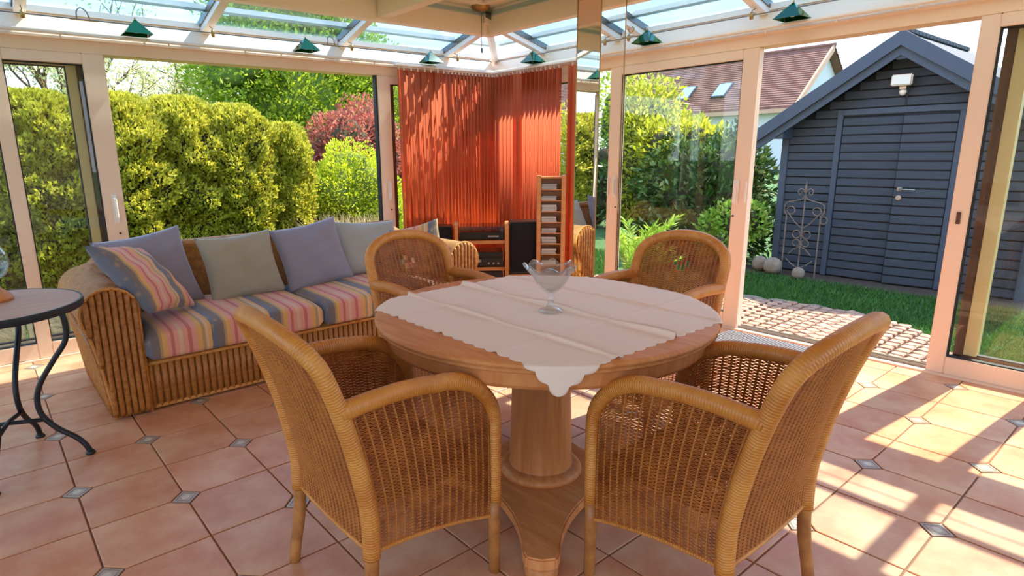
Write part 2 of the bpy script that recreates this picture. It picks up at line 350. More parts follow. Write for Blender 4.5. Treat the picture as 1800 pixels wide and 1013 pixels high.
def build_floor():
    fl = MB().box((-2.6, -2.2, -.14), (XR+.14, YL+.14, -.006)).build('floor', GROUT); struct(fl, 'pink terracotta tiled floor with small corner insets')
    g, ch, hd, th = .0035, .058, .053, .0
    cache = {}
    def tile(i, j):
        x0, x1, y0, y1 = GX0+i*TILE, GX0+(i+1)*TILE, GY0+j*TILE, GY0+(j+1)*TILE
        ev = (i+j) % 2 == 0         # insets sit on the even corners
        cx, cy = (x0+x1)/2, (y0+y1)/2
        xh = min(x1-g, XR-.002)-cx; yh = min(y1-g, YL-.002)-cy; h = TILE/2-g
        if xh < -h+.01 or yh < -h+.01: return
        key = (ev, round(xh, 3), round(yh, 3))
        if key not in cache:
            pts = []
            for (sx, sy, e) in ((-1, -1, ev), (1, -1, not ev), (1, 1, ev), (-1, 1, not ev)):
                if e:
                    a, b = (sx*(h-ch), sy*h), (sx*h, sy*(h-ch)); pts += ([a, b] if sx*sy > 0 and False else [])
                    first, second = ((a, b) if (sx, sy) in ((1, -1), (-1, 1)) else (b, a))
                    pts += [first, second]
                else: pts.append((sx*h, sy*h))
            pts = [(min(a, xh), min(b, yh)) for a, b in pts]
            q = []
            for p in pts:
                if not q or (abs(p[0]-q[-1][0])+abs(p[1]-q[-1][1])) > 1e-6: q.append(p)
            mb = MB(); n = len(q); V = [(a, b, -.010) for a, b in q]+[(a, b, -.0015) for a, b in q]+[(a*.985, b*.985, 0) for a, b in q]
            F = [tuple(range(2*n, 3*n))]+[(k+m*n, (k+1) % n+m*n, (k+1) % n+(m+1)*n, k+(m+1)*n) for m in (0, 1) for k in range(n)]
            me = mb.add(V, F).mesh('tile'); bm = bmesh.new(); bm.from_mesh(me); bmesh.ops.recalc_face_normals(bm, faces=bm.faces); bm.to_mesh(me); bm.free(); cache[key] = me
        link('tile', cache[key], TILEM, fl, False, (cx, cy, 0))
    for i in range(-5, 13):
        for j in range(-9, 7):
            if -4.2 < (i+.5+j+.5+8)*TILE*.62 and (i > -3 or j > -3): tile(i, j)
    ins = MB().prism([(hd, 0), (0, hd), (-hd, 0), (0, -hd)], lambda a, b, t: (a, b, t), -.010, -.0005).mesh('inset_tile')
    ring = MB()
    for r0, r1 in ((.043, .038),):
        for k in range(4):
            a0, a1 = k*PI/2, (k+1)*PI/2
            V = [(r*math.cos(a), r*math.sin(a), -.0004+(.0008 if q else 0)) for q in (0, 1) for r, a in ((r0, a0), (r0, a1), (r1, a1), (r1, a0))]
            ring.add(V, [(4, 5, 6, 7), (0, 1, 5, 4), (2, 3, 7, 6)])
    ringm = ring.mesh('inset_line'); dot = MB().lathe([(.017, -.0006), (.016, .0006), (.0, .001)], 10).mesh('inset_rosette')
    for i in range(-5, 14):
        for j in range(-9, 7):
            x, y = GX0+i*TILE, GY0+j*TILE
            if (i+j) % 2 == 0 and x < XR-.06 and y < YL-.06 and x+y > -.6:
                o = link('inset_tile', ins, INSERT, fl, False, (x, y, 0))
                link('inset_line', ringm, INSERT3, o); link('inset_rosette', dot, INSERT2, o)
build_floor()

def wall_frame(W, a0, a1, z0, z1, glass=True, st=(.09, .09), rails=(.12, .075), name='window_1', label='', out=.10, handles=()):
    """W(a, d, z): a along the wall, d outward from the inner face. One sash with stiles, rails and a pane"""
    e = empty_struct(name, label)
    def bx(nm, m, lo, hi, par=e, bev=.004):
        P = [W(*lo), W(*hi)]; A = [min(P[0][i], P[1][i]) for i in range(3)]; B = [max(P[0][i], P[1][i]) for i in range(3)]
        return MB().box(A, B).build(nm, m, par, bevel=bev)
    if st[0]: bx('stile', WHITE, (a0, 0, z0), (a0+st[0], .07, z1))
    if st[1]: bx('stile', WHITE, (a1-st[1], 0, z0), (a1, .07, z1))
    bx('bottom_rail', WHITE, (a0+st[0], 0, z0), (a1-st[1], .07, z0+rails[0])); bx('top_rail', WHITE, (a0+st[0], 0, z1-rails[1]), (a1-st[1], .07, z1))
    if glass:
        g0, g1, h0, h1 = a0+st[0], a1-st[1], z0+rails[0], z1-rails[1]
        bx('pane', GLASS, (g0, .030, h0), (g1, .036, h1), bev=0)
        t = .007
        for lo, hi in (((g0, .012, h0), (g0+t, .05, h1)), ((g1-t, .012, h0), (g1, .05, h1)), ((g0+t, .012, h0), (g1-t, .05, h0+t)), ((g0+t, .012, h1-t), (g1-t, .05, h1))):
            bx('seal', SEAL, lo, hi, bev=0)
    return e, bx
WR = lambda a, d, z: (XR+d, a, z)
WL = lambda a, d, z: (a, YL+d, z)

def door_handle(par, W, a, z, style):
    mb = MB()
    if style == 'lever':
        h = MB().box([-.016, -.022, -.10], [.016, .0, .10]).tube([(0, -.02, .07), (0, -.06, .07), (0, -.06, -.06)], .010, 8)
        V = [W(a+p[0], p[1], z+p[2]) for p in h.v]; h.v = V
        h.build('handle', HANDLE, par, smooth=False)
    else:
        h = MB().box([-.022, -.016, -.09], [.022, .0, .09]).box([-.012, -.03, -.07], [.012, -.014, .07])
        h.v = [W(a+p[0], p[1], z+p[2]) for p in h.v]; h.build('handle', HANDLE, par, bevel=.006)
    k = MB().tube([W(a+.01, -.006, z-.18), W(a+.01, .01, z-.18)], .008, 8).build('key_hole', BROWN, par)

def build_walls():
    # right-hand wall
    e, bx = wall_frame(WR, 2.255, 3.56, .012, ZH, st=(.118, .11), rails=(.108, .072), name='window_1', label='closed glass sliding panel with white frame behind the mirrored pillar')
    door_handle(e, WR, 2.345, 1.06, 'plate'); MB().box((XR-.012, 2.262, .98), (XR+.0, 2.278, 1.14)).build('strike_plate', HANDLE, e, bevel=.003)
    e, bx = wall_frame(WR, .41, 1.018, .012, ZH, st=(.09, .089), rails=(.108, .072), name='window_2', label='glass sliding panel with white frame beside the open doorway to the shed')
    door_handle(e, WR, .985, 1.06, 'flush') if False else MB().box((XR-.008, .965, .93), (XR, .985, 1.0)).build('key_plate', BROWN, e)
    # the second sash parked behind it, in the outer track
    e2, bx2 = wall_frame(lambda a, d, z: (XR+.095+d, a, z), -.4, .915, .03, ZH-.02, st=(.09, .0), rails=(.10, .06), name='window_3', label='outer sliding panel with brown frame parked behind the white-framed panel')
    for c in e2.children:
        if 'rail' in c.name: c.data.materials[0] = BROWN
    MB().box((XR+.095, .865, .03), (XR+.165, .915, ZH-.02)).build('outer_stile', BROWN, e2, bevel=.003)
    MB().box((XR+.09, .80, .13), (XR+.165, .865, ZH-.08)).build('glazing_bar', OCHRE, e2, bevel=.003)
    e, bx = wall_frame(WR, 3.60, YL-.06, .012, ZH, st=(.32, .11), rails=(.108, .072), name='window_4', label='glass panel behind the orange vertical blind on the doorway wall')
    wall_frame(WR, -1.6, .41, .012, ZH, st=(.09, .0), rails=(.108, .072), name='window_9', label='glass panel next to the white-framed panel beside the doorway')
    # left-hand wall
    e, bx = wall_frame(WL, -1.8, .29, .012, ZH, st=(.09, .083), rails=(.108, .072), name='window_5', label='white-framed glass panel behind the iron side table')
    e, bx = wall_frame(WL, .29, .863, .012, ZH, st=(.0, .133), rails=(.108, .072), name='window_6', label='narrow white-framed glass panel with lever handle beside the sofa')
    door_handle(e, WL, .80, 1.02, 'lever')
    e2, bx2 = wall_frame(lambda a, d, z: (a, YL+.095+d, z), -.55, .70, .03, ZH-.02, st=(.09, .06), rails=(.10, .06), name='window_7', label='outer glass panel with ochre and brown frame parked behind the narrow panel')
    for c in e2.children:
        if 'stile' in c.name: c.data.materials[0] = OCHRE
    MB().box((.70, YL+.095, .03), (.765, YL+.165, ZH-.02)).build('outer_stile', BROWN, e2, bevel=.003)
    e, bx = wall_frame(WL, 3.035, XR-.06, .012, ZH, st=(.135, .11), rails=(.108, .072), name='window_8', label='glass panel behind the orange vertical blind on the sofa wall')
    door_handle(e, WL, 3.115, 1.03, 'plate')
    MB().box((3.018, YL+.01, .03), (3.034, YL+.06, ZH)).build('seal', SEAL, e); MB().box((3.172, YL+.012, .14), (3.21, YL+.03, ZH-.08)).build('outer_stile', BROWN, e)
    # corner post, thresholds
    struct(MB().box((XR-.06, YL-.06, 0), (XR+.12, YL+.12, 2.17)).build('wall_corner', WHITE, bevel=.005), 'white corner post of the glass walls')
    for n_, lo, hi, m in (('trim_1', (XR-.02, -2.2, -.004), (XR+.14, YL, .012), WHITE), ('trim_2', (-2.6, YL-.02, -.004), (XR, YL+.14, .012), WHITE)):
        t = struct(MB().box(lo, hi).build(n_, m, bevel=.003), 'white threshold under the sliding panels')
        if n_ == 'trim_1':
            for d in (.03, .085): MB().box((XR+d, -2.2, .012), (XR+d+.012, YL-.1, .028)).build('track', CABLE, t)
        else:
            for d in (.03, .085): MB().box((-2.6, YL+d, .012), (XR-.1, YL+d+.012, .028)).build('track', CABLE, t)
    # door heads, eaves beams and curtain rails: section (d inward, z)
    sec = [(-.16, ZH), (.0, ZH), (.0, 2.15), (.014, 2.155), (.014, 2.172), (.0, 2.178), (.0, 2.195), (-.085, 2.335), (-.16, 2.335)]
    struct(MB().prism(sec, lambda a, b, t: (XR-a, t, b), -2.2, YL+.16).build('wall_right', WHITE), 'white door head and eaves beam above the shed doorway')
    struct(MB().prism(sec, lambda a, b, t: (t, YL-a, b), -2.6, XR).build('wall_left', WHITE), 'white door head and eaves beam above the sofa')
    for nm, lo, hi, lab in (('trim_3', (XR-.075, -2.2, 2.176), (XR-.035, YL-.035, 2.196), 'white curtain rail above the shed doorway'), ('trim_4', (-2.6, YL-.075, 2.176), (XR-.035, YL-.035, 2.196), 'white curtain rail above the sofa')):
        t = struct(MB().box(lo, hi).build(nm, WHITE2, bevel=.004), lab)
        g = MB().lathe([(.0, -.03), (.006, -.026), (.007, -.012), (.004, 0)], 8).mesh('glider')
        if nm == 'trim_3':
            for y in (.9, 1.32, 1.75, 2.2, 2.75, 3.3): link('glider', g, HANDLE, t, True, (XR-.055, y, 2.178))
        else:
            for x in (.62, 1.12, 1.28, 1.83, 2.12, 2.75, 2.98): link('glider', g, HANDLE, t, True, (x, YL-.055, 2.178))
build_walls()

RIN = .55; RSL = .27      # inset of the ceiling edge, slope of the roof glass
def build_roof():
    cx, cy = XR-RIN, YL-RIN
    zs = lambda d: 2.325+.02+(d+.02)*RSL
    # glass ring: one pane for each bay, parted by rafters
    raf_x = [-1.87, -.72, .43, 1.58, 2.73, 3.88]; raf_y = [-1.45, -.52, .41, 1.34, 2.275, 3.30, 4.44]
    e = empty_struct('ceiling_glass_left', 'sloping glass roof strip above the sofa'); e2 = empty_struct('ceiling_glass_right', 'sloping glass roof strip above the shed doorway')
    D0, D1 = -.12, .70
    def slab(M_, w0, w1, mat_, nm, par, t0, t1, axis):
        q = MB(); P = []
        for t in (t0, t1):
            for d in (D0, D1):
                for w in (w0, w1): P.append((w, YL-d, zs(d)+t) if axis == 'L' else (XR-d, w, zs(d)+t))
        q.add(P, [(0, 1, 3, 2), (4, 6, 7, 5), (0, 4, 5, 1), (2, 3, 7, 6), (0, 2, 6, 4), (1, 5, 7, 3)])
        return q.build(nm, mat_, par)
    ed = raf_x
    for k in range(len(ed)-1): slab(None, ed[k]+.03, ed[k+1]-.03, ROOFGLASS, 'pane', e, .03, .038, 'L')
    for x in ed:
        slab(None, x-.032, x+.032, WHITE2, 'rafter', e, -.045, .045, 'L')
        for s in (-1, 1): slab(None, x+s*.036-.004, x+s*.036+.004, CABLE, 'glazing_seal', e, .0, .05, 'L')
    ed = raf_y
    for k in range(len(ed)-1): slab(None, ed[k]+.03, ed[k+1]-.03, ROOFGLASS, 'pane', e2, .03, .038, 'R')
    for y in ed:
        slab(None, y-.032, y+.032, WHITE2, 'rafter', e2, -.045, .045, 'R')
        for s in (-1, 1): slab(None, y+s*.036-.004, y+s*.036+.004, CABLE, 'glazing_seal', e2, .0, .05, 'R')
    # corner panes and hip
    zc = zs(RIN+.1)
    h = MB(); P0, P1 = Vector((XR+.08, YL+.08, zs(-.08)-.02)), Vector((cx+.02, cy+.02, zs(.53)-.02))
    h.tube([P0, P1], .035, 4); h.build('hip_rafter', WHITE2, e)
    mb = MB().add([(3.91, YL+.1, zs(-.1)+.034), (XR+.1, YL+.1, zs(-.1)+.034), (cx-.06, cy-.06, zs(.61)+.034), (3.91, cy-.06, zs(.61)+.034)], [(0, 1, 2, 3)]); mb.build('pane', ROOFGLASS, e)
    mb = MB().add([(XR+.1, 4.47, zs(-.1)+.034), (XR+.1, YL+.1, zs(-.1)+.034), (cx-.06, cy-.06, zs(.61)+.034), (cx-.06, 4.47, zs(.61)+.034)], [(0, 1, 2, 3)]); mb.build('pane', ROOFGLASS, e2)
    for par, lo, hi in ((e, (-2.6, YL+.06, 2.32), (XR, YL+.16, 2.36)), (e2, (XR+.06, -2.2, 2.32), (XR+.16, YL+.16, 2.36))): MB().box(lo, hi).build('eaves_bar', WHITE2, par)
    for par, ax in ((e, 'L'), (e2, 'R')):
        q = MB(); P = []
        for tt in (.04, .075):
            for d_ in (.09, .13):
                for w in ((-2.6, XR-.1) if ax == 'L' else (-2.2, YL-.1)): P.append((w, YL-d_, zs(d_)+tt) if ax == 'L' else (XR-d_, w, zs(d_)+tt))
        q.add(P, [(0, 1, 3, 2), (4, 6, 7, 5), (0, 4, 5, 1), (2, 3, 7, 6), (0, 2, 6, 4), (1, 5, 7, 3)]).build('glazing_bar', WHITE2, par)
    # ceiling: boards and beams
    zb, zt = 2.40, 2.62
    ce = struct(MB().box((-2.6, -2.2, zt), (cx, cy, zt+.12)).build('ceiling', CEIL), 'warm white boarded ceiling with beams')
    # the edge beam
    MB().box((-2.6, cy-.09, zb), (cx, cy, zt)).build('edge_beam', BEAM, ce, bevel=.004); MB().box((cx-.09, -2.2, zb), (cx, cy-.09, zt)).build('edge_beam', BEAM, ce, bevel=.004)
    for x in (2.73, .43): MB().box((x-.05, -2.2, zb+.02), (x+.05, cy-.09, zt)).build('cross_beam', BEAM, ce, bevel=.004)
    for y in (2.9,): MB().box((2.78, y-.05, zb+.02), (cx-.09, y+.05, zt)).build('cross_beam', BEAM, ce, bevel=.004)
    # moulding round the lamp
    x0, x1, y0, y1 = 3.0, 3.62, 3.3, 4.26
    for lo, hi in (((x0, y0, zt-.03), (x1, y0+.05, zt)), ((x0, y1-.05, zt-.03), (x1, y1, zt)), ((x0, y0+.05, zt-.03), (x0+.05, y1-.05, zt)), ((x1-.05, y0+.05, zt-.03), (x1, y1-.05, zt))):
        MB().box(lo, hi).build('ceiling_moulding', WHITE2, ce, bevel=.006)
    lampt = thing('ceiling_rose', 'brown round ceiling rose with hanging cord near the room corner', 'ceiling lamp', (3.70, 4.40, zt))
    MB().lathe([(.0, -.05), (.03, -.045), (.07, -.03), (.085, -.012), (.085, 0)], 20).build('canopy', BRASS, lampt, smooth=True)
    MB().tube([(.04, .04, -.03), (.05, .05, -.33)], .0025, 5).build('pull_cord', CABLE, lampt); MB().lathe([(0, -.38), (.008, -.37), (.009, -.35), (.004, -.33)], 8, (.05, .05, 0)).build('cord_weight', CABLE, lampt)
build_roof()
struct(MB().box((-.4, -2.34, -.14), (1.7, -2.2, 2.74)).build('wall_added_back', CEIL), 'unseen cream wall piece added behind the dining area for the pane reflections')  # added unseen wall piece, sized for the left panes to reflect; rest open for fill
struct(MB().box((-2.74, 1.7, -.14), (-2.6, 3.1, 2.74)).build('wall_added_side', CEIL), 'unseen cream wall piece added beside the dining area for the pane reflections')  # added unseen pier for the right pane's reflection, kept narrow to let fill light in

# ------------------------------------------------------------------ mirrored pillar
def build_pillar():
    x0, y0, x1, y1 = 3.52, 2.908, 3.79, 3.12
    p = empty_struct('wall_pillar', 'square pillar clad in mirror panels beside the round table')
    MB().box((x0+.006, y0+.006, 0), (x1-.006, y1-.006, 2.62)).build('core', WHITE, p)
    for lo, hi in (((x0, y0+.003, 0), (x0+.006, y1, 2.62)), ((x0+.003, y0, 0), (x1, y0+.006, 2.62)), ((x1-.006, y0+.006, 0), (x1, y1, 2.62)), ((x0+.006, y1-.006, 0), (x1-.006, y1, 2.62))):
        MB().box(lo, hi).build('mirror_panel', MIRROR, p)
    for x, y in ((x0, y0), (x1, y0), (x0, y1)): MB().cbox((x, y, 1.31), (.006, .006, 2.62)).build('edge_strip', BRASS, p)
build_pillar()

# ------------------------------------------------------------------ round table
TC = (1.674, 1.636); TR = .654; TZ = .78
def build_table():
    t = thing('dining_table', 'round wooden pedestal table with a moulded rim', 'table', (TC[0], TC[1], 0))
    r = TR; z = TZ
    MB().lathe([(0, z-.038), (r-.03, z-.038), (r-.012, z-.034), (r-.008, z-.028), (r-.014, z-.022), (r-.004, z-.018), (r, z-.010), (r-.004, z-.002), (r-.014, z), (0, z)], 96).build('table_top', WOOD, t, smooth=True)
    MB().lathe([(r-.06, z-.095), (r-.045, z-.095), (r-.035, z-.082), (r-.03, z-.038), (r-.06, z-.038), (r-.075, z-.05), (r-.075, z-.09), (r-.06, z-.095)], 96).build('apron', WOOD, t, smooth=False)
    MB().box((-.5, -.05, z-.09), (.5, .05, z-.038)).box((-.05, -.5, z-.092), (.05, .5, z-.038)).build('top_brace', WOODV, t)
    MB().lathe([(.0, .10), (.140, .105), (.131, .125), (.128, .14), (.124, .30), (.117, .50), (.110, .62), (.114, .64), (.126, .66), (.126, z-.086), (0, z-.086)], 48).build('column', WOODV, t, smooth=True)
    MB().lathe([(.0, .082), (.150, .082), (.164, .088), (.170, .098), (.170, .106), (.162, .118), (.145, .126), (0, .126)], 48).build('column_ring', WOODV, t, smooth=True)
    # four-footed base, concave between the feet
    out = []
    R0, R1, hw = .235, .585, .062
    for k in range(4):
        a = PI/4+k*PI/2; ca, sa = math.cos(a), math.sin(a); L = []
        for q in range(9):
            u = q/8; rr = R0*.86+(R1-.03-R0*.86)*u; w = hw+(.175-hw)*(1-u)**2.0; L.append((rr, w))
        pts = [(rr, -w) for rr, w in L]+[(R1, -hw*.8), (R1+.012, 0), (R1, hw*.8)]+[(rr, w) for rr, w in reversed(L)]
        out += [(p*ca-w*sa, p*sa+w*ca) for p, w in pts]
    MB().prism(out, lambda a, b, t_: (a, b, t_), .045, .090).build('base', WOOD, t, bevel=.006)
    ft = MB().lathe([(.055, 0), (.058, .01), (.058, .035), (.05, .046), (0, .046)], 16).mesh('foot')
    for k in range(4):
        a = PI/4+k*PI/2; link('foot', ft, WOODV, t, True, (.54*math.cos(a), .54*math.sin(a), 0))
build_table()

def build_cloth():
    x0, x1, y0, y1 = 1.174, 2.297, 1.069, 2.192; n = 190
    t = .0022
    def drape(x, y, lift):
        dx, dy = x-TC[0], y-TC[1]; rho = math.hypot(dx, dy); z = TZ+.0016+lift
        # folds pressed into the linen
        for c, hgt in ((x0+.243, .012), (x0+.543, .017), (x0+.83, .008)):
            d = (x-c)/.0075; wob = 1+.35*math.sin(y*13+c*7); z += hgt*wob*math.exp(-d*d)
        for c in (y0+.28, y0+.56, y0+.84): d = (y-c)/.013; z += .004*math.exp(-d*d)
        if rho <= TR-.004: return (x, y, z)
        over = rho-(TR-.004); k = (TR+.004+min(over, .01)*.3)/rho
        return (TC[0]+dx*k, TC[1]+dy*k, TZ+.0016+lift-over*.98)
    V = []; F = []
    def edge(u):  # scalloped border
        return .0
    m = n+1
    for j in range(m):
        for i in range(m):
            u, v = i/n, j/n; x, y = x0+(x1-x0)*u, y0+(y1-y0)*v
            # scallops: pull border vertices in between the bulges
            sx = abs(math.sin((y-y0)/(y1-y0)*PI*20)); sy = abs(math.sin((x-x0)/(x1-x0)*PI*20))
            if i == 0: x += .012*(1-sx)-.004
            if i == n: x -= .012*(1-sx)-.004
            if j == 0: y += .012*(1-sy)-.004
            if j == n: y -= .012*(1-sy)-.004
            V.append(drape(x, y, 0))
    top = [(p[0], p[1], p[2]) for p in V]
    cx, cy = TC
    low = []
    for p in V:
        rho = math.hypot(p[0]-cx, p[1]-cy)
        if rho > TR-.003: k = (rho-t*.6)/rho; low.append((cx+(p[0]-cx)*k, cy+(p[1]-cy)*k, p[2]-.0006))
        else: low.append((p[0], p[1], p[2]-.0014))
    N = m*m; F = []
    for j in range(n):
        for i in range(n):
            a = j*m+i; F.append((a, a+1, a+m+1, a+m)); F.append((N+a, N+a+m, N+a+m+1, N+a+1))
    bd = [i for i in range(m)]+[j*m+n for j in range(1, m)]+[n*m+i for i in range(n-1, -1, -1)]+[j*m for j in range(n-1, 0, -1)]
    for q in range(len(bd)): a, b = bd[q], bd[(q+1) % len(bd)]; F.append((a, N+a, N+b, b))
    o = MB().add(top+low, F).build('tablecloth', CLOTH, None, smooth=True, fix=False)
    tag(o, 'cream linen cloth with scalloped edge and pressed folds on the round table', 'tablecloth')
build_cloth()

def build_bowl():
    b = thing('glass_bowl', 'clear glass footed bowl with ruffled rim on the tablecloth', 'bowl', (1.657, 1.574, TZ+.004))
    n = 72
    ruf = lambda a: math.cos(8*a)
    MB().lathe([(.0, 0), (.046, 0), (.047, .004), (.036, .010), (.018, .016), (.012, .03), (.0105, .045), (.013, .05), (.013, .056), (.010, .06), (.009, .068), (.012, .074), (.0, .078)], 32).build('foot', CRYSTAL, b, smooth=True)
    outer = [(.004, .074), (.02, .078), (.04, .092), (.056, .112), (.068, .135), (.086, .16), (.102, .178)]
    inner = [(.099, .180), (.083, .163), (.064, .137), (.052, .114), (.036, .096), (.018, .084), (.0, .081)]
    pr = outer+inner; w = [max(0, (z-.115)/.065) for r, z in pr]
    MB().lathe(pr, n, rmod=lambda a, i: 1+.055*w[i]*ruf(a)+.012*math.cos(16*a)*(1-w[i] if w[i] < 1 else 0), zmod=lambda a, i: .009*w[i]*math.cos(8*a+.6)).build('cup', CRYSTAL, b, smooth=True)
build_bowl()

# ------------------------------------------------------------------ wicker armchairs
def weave(fn, n, rows, amp=.0030, hh=.0024, ht=.0018, skip=()):
    """courses of cane over and under n+1 stakes on the surface fn(u, v); returns verts, quads"""
    def P(u, v): return fn(np.asarray(u, float), np.asarray(v, float))
    def frame(u, v):
        p = P(u, v); e = 1e-3; du = P(np.clip(u+e, 0, 1), v)-P(np.clip(u-e, 0, 1), v); dv = P(u, np.clip(v+e, 0, 1))-P(u, np.clip(v-e, 0, 1))
        nn = np.cross(du, dv); nn /= np.linalg.norm(nn, axis=-1, keepdims=True)+1e-12; dv /= np.linalg.norm(dv, axis=-1, keepdims=True)+1e-12
        return p, nn, dv
    m = 2*n+1; j = np.arange(rows); V, U = np.meshgrid((j+.5)/rows, np.linspace(0, 1, m), indexing='ij')
    p, nn, dv = frame(U, V); k = np.arange(m)
    sg = np.where(k[None] % 2 == 0, (-1.0)**(k[None]//2+j[:, None]), 0)*amp
    c = p+nn*sg[..., None]
    ring = np.stack([c+dv*hh, c+nn*ht, c-dv*hh, c-nn*ht], 2)       # rows, m, 4, 3
    idx = np.arange(rows*m*4).reshape(rows, m, 4); Q = []
    keep = np.ones((rows, m-1), bool)
    for (r0, r1, k0, k1) in skip: keep[r0:r1, 2*k0:2*k1] = False
    for a in range(4):
        b = (a+1) % 4; q = np.stack([idx[:, :-1, a], idx[:, 1:, a], idx[:, 1:, b], idx[:, :-1, b]], -1); Q.append(q[keep])
    return ring.reshape(-1, 3), np.concatenate(Q)
def stakes(fn, n, r=.0046, ns=16):
    u, v = np.meshgrid(np.linspace(0, 1, n+1), np.linspace(0, 1, ns), indexing='ij')
    p = fn(u, v); e = 1e-3; du = fn(np.clip(u+e, 0, 1), v)-fn(np.clip(u-e, 0, 1), v); dv = fn(u, np.clip(v+e, 0, 1))-fn(u, np.clip(v-e, 0, 1))
    nn = np.cross(du, dv); nn /= np.linalg.norm(nn, axis=-1, keepdims=True)+1e-12; du /= np.linalg.norm(du, axis=-1, keepdims=True)+1e-12
    ring = np.stack([p+du*r, p+nn*r, p-du*r, p-nn*r], 2); idx = np.arange((n+1)*ns*4).reshape(n+1, ns, 4); Q = []
    for a in range(4):
        b = (a+1) % 4; Q.append(np.stack([idx[:, :-1, a], idx[:, 1:, a], idx[:, 1:, b], idx[:, :-1, b]], -1).reshape(-1, 4))
    return ring.reshape(-1, 3), np.concatenate(Q)

BZ = np.array([0, .2, .4, .6, .75, .86, .93, .975, 1.0]); BX = np.array([0, .04, .046, .010, -.030, -.070, -.098, -.118, -.13])
_zz = np.linspace(0, 1, 101); _xx = np.interp(_zz, BZ, BX); _k = np.ones(13)/13; _xs = np.convolve(np.pad(_xx, 6, 'edge'), _k, 'valid')
xb = lambda z: np.interp(z, _zz, _xs)
XF = .505; HW = .245
armz = lambda x: np.where(x <= .27, .735, .735-.20*(1-np.sqrt(np.clip(1-((x-.27)/(XF-.27))**2, 0, 1))))
def chair_side(s):
    def fn(u, v):
        xl = -.03+(XF+.03)*u; zt = armz(np.minimum(xl, XF-.004))-.012; zb = .285-.075*u+.03*np.sin(PI*u)*.6
        z = zb+(zt-zb)*v; x = xb(z)+(XF-xb(z))*u
        return np.stack([x, s*(HW+.014*np.sin(PI*np.clip(v, 0, 1))*np.sin(PI*np.clip(u, 0, 1))), z], -1)
    return fn
def chair_back(u, v):
    y = (2*u-1)*(HW-.012); zt = .825+.125*np.sqrt(np.clip(1-(y/(HW+.002))**2, 0, 1))-.012; zb = .285+.0*u
    z = zb+(zt-zb)*v; return np.stack([xb(z)-.030*(1-(y/HW)**2)*np.clip((z-.2)/.3, 0, 1), y, z], -1)
def chair_seat(u, v):
    x = .04+(XF-.06)*v; y = (2*u-1)*(HW-.01); return np.stack([x, y, .415-.02*np.sin(PI*u)*np.sin(PI*v)], -1)
def chair_front(u, v):
    z = .26+(.415-.26)*v+.03*np.sin(PI*u)*(1-v); return np.stack([XF-.012+0*u, (2*u-1)*(HW-.012), z], -1)
def build_chair(label):
    t = thing('wicker_armchair', label, 'armchair', group='wicker armchairs round the table')
    def panel(nm, fn, n, rows, skip=()):
        V, Q = weave(fn, n, rows, skip=skip); o = big(nm, V, Q, CANE, t, kind='stuff')
        V, Q = stakes(fn, n); big('stakes', V, Q, STAKE, o, kind='stuff')
    panel('side_weave', chair_side(1), 17, 84); panel('side_weave', chair_side(-1), 17, 84)
    mid = 11
    panel('back_weave', chair_back, 20, 118, skip=((94, 99, 8, 9), (94, 99, 11, 12), (90, 95, 9, 10), (98, 102, 9, 10), (90, 95, 10, 11)))
    panel('seat_weave', chair_seat, 18, 70); panel('front_weave', chair_front, 18, 26)
    # frames
    z = np.linspace(.27, .81, 18); P = [(float(xb(q)), HW, float(q)) for q in z]
    for k in range(1, 30):
        a = PI*k/30; y = HW*math.cos(a); zz = .825+.132*math.sin(a)**.85; w = (1-(y/HW)**2); P.append((float(xb(zz))-.030*w, y, zz))
    P += [(float(xb(q)), -HW, float(q)) for q in z[::-1]]
    MB().tube(P, .026, 10).build('back_frame', ROLL, t, smooth=True)
    for s in (1, -1):
        P = [(float(xb(.728)), s*HW, .728)]+[(x, s*(HW+.006), .737+.008*math.sin(PI*x/.27)) for x in np.linspace(.0, .25, 8)]
        for k in range(0, 13):
            a = PI/2*k/12; P.append((.27+(XF-.27)*math.sin(a), s*(HW+.006*math.cos(a)), .735-.20*(1-math.cos(a))))
        P += [(XF, s*HW, q) for q in (.48, .40, .32, .25)]
        MB().tube(P, [.027]*12+[.027-.0005*i for i in range(len(P)-12)], 10).build('arm_frame', ROLL, t, smooth=True)
        MB().tube([(XF-.004+.0*q, s*HW, q) for q in (.27, .2, .1, 0)], [.021, .020, .019, .018], 10).build('leg', LEGM, t, smooth=True)
        zz = np.linspace(.30, 0, 8); MB().tube([(float(xb(q)), s*HW, float(q)) for q in zz], [.021]*4+[.020, .019, .019, .018], 10).build('leg', LEGM, t, smooth=True)
        # braid along the lower edge
        f = chair_side(s); u = np.linspace(0, 1, 24); e = f(u, np.zeros(24)); MB().tube([tuple(q) for q in e], .0075, 6).build('edge_braid', ROLL, t, smooth=True)
    e = chair_back(np.linspace(0, 1, 20), np.zeros(20)); MB().tube([tuple(q) for q in e], .0075, 6).build('edge_braid', ROLL, t, smooth=True)
    MB().tube([(.05, -HW, .40), (.05, HW, .40)], .012, 8).build('seat_rail', LEGM, t); MB().tube([(XF-.012, -HW, .40), (XF-.012, HW, .40)], .012, 8).build('seat_rail', LEGM, t)
    return t
def build_chairs():
    ch = build_chair('wicker armchair at the round table with its back to the black iron side table')
    ch.location = (.68, 1.61, 0); ch.rotation_euler[2] = 0
    for lab, loc, rz in (('wicker armchair standing between the round table and the striped sofa', (1.76, 2.64, 0), -PI/2+.02),
                         ('wicker armchair standing between the round table and the closed glass panel', (2.66, 1.70, 0), PI),
                         ('wicker armchair at the round table nearest the sunlit floor tiles', (1.655, .645, 0), PI/2)):
        c = copy_tree(ch); c.location = loc; c.rotation_euler = (0, 0, rz); c['label'] = lab
build_chairs()

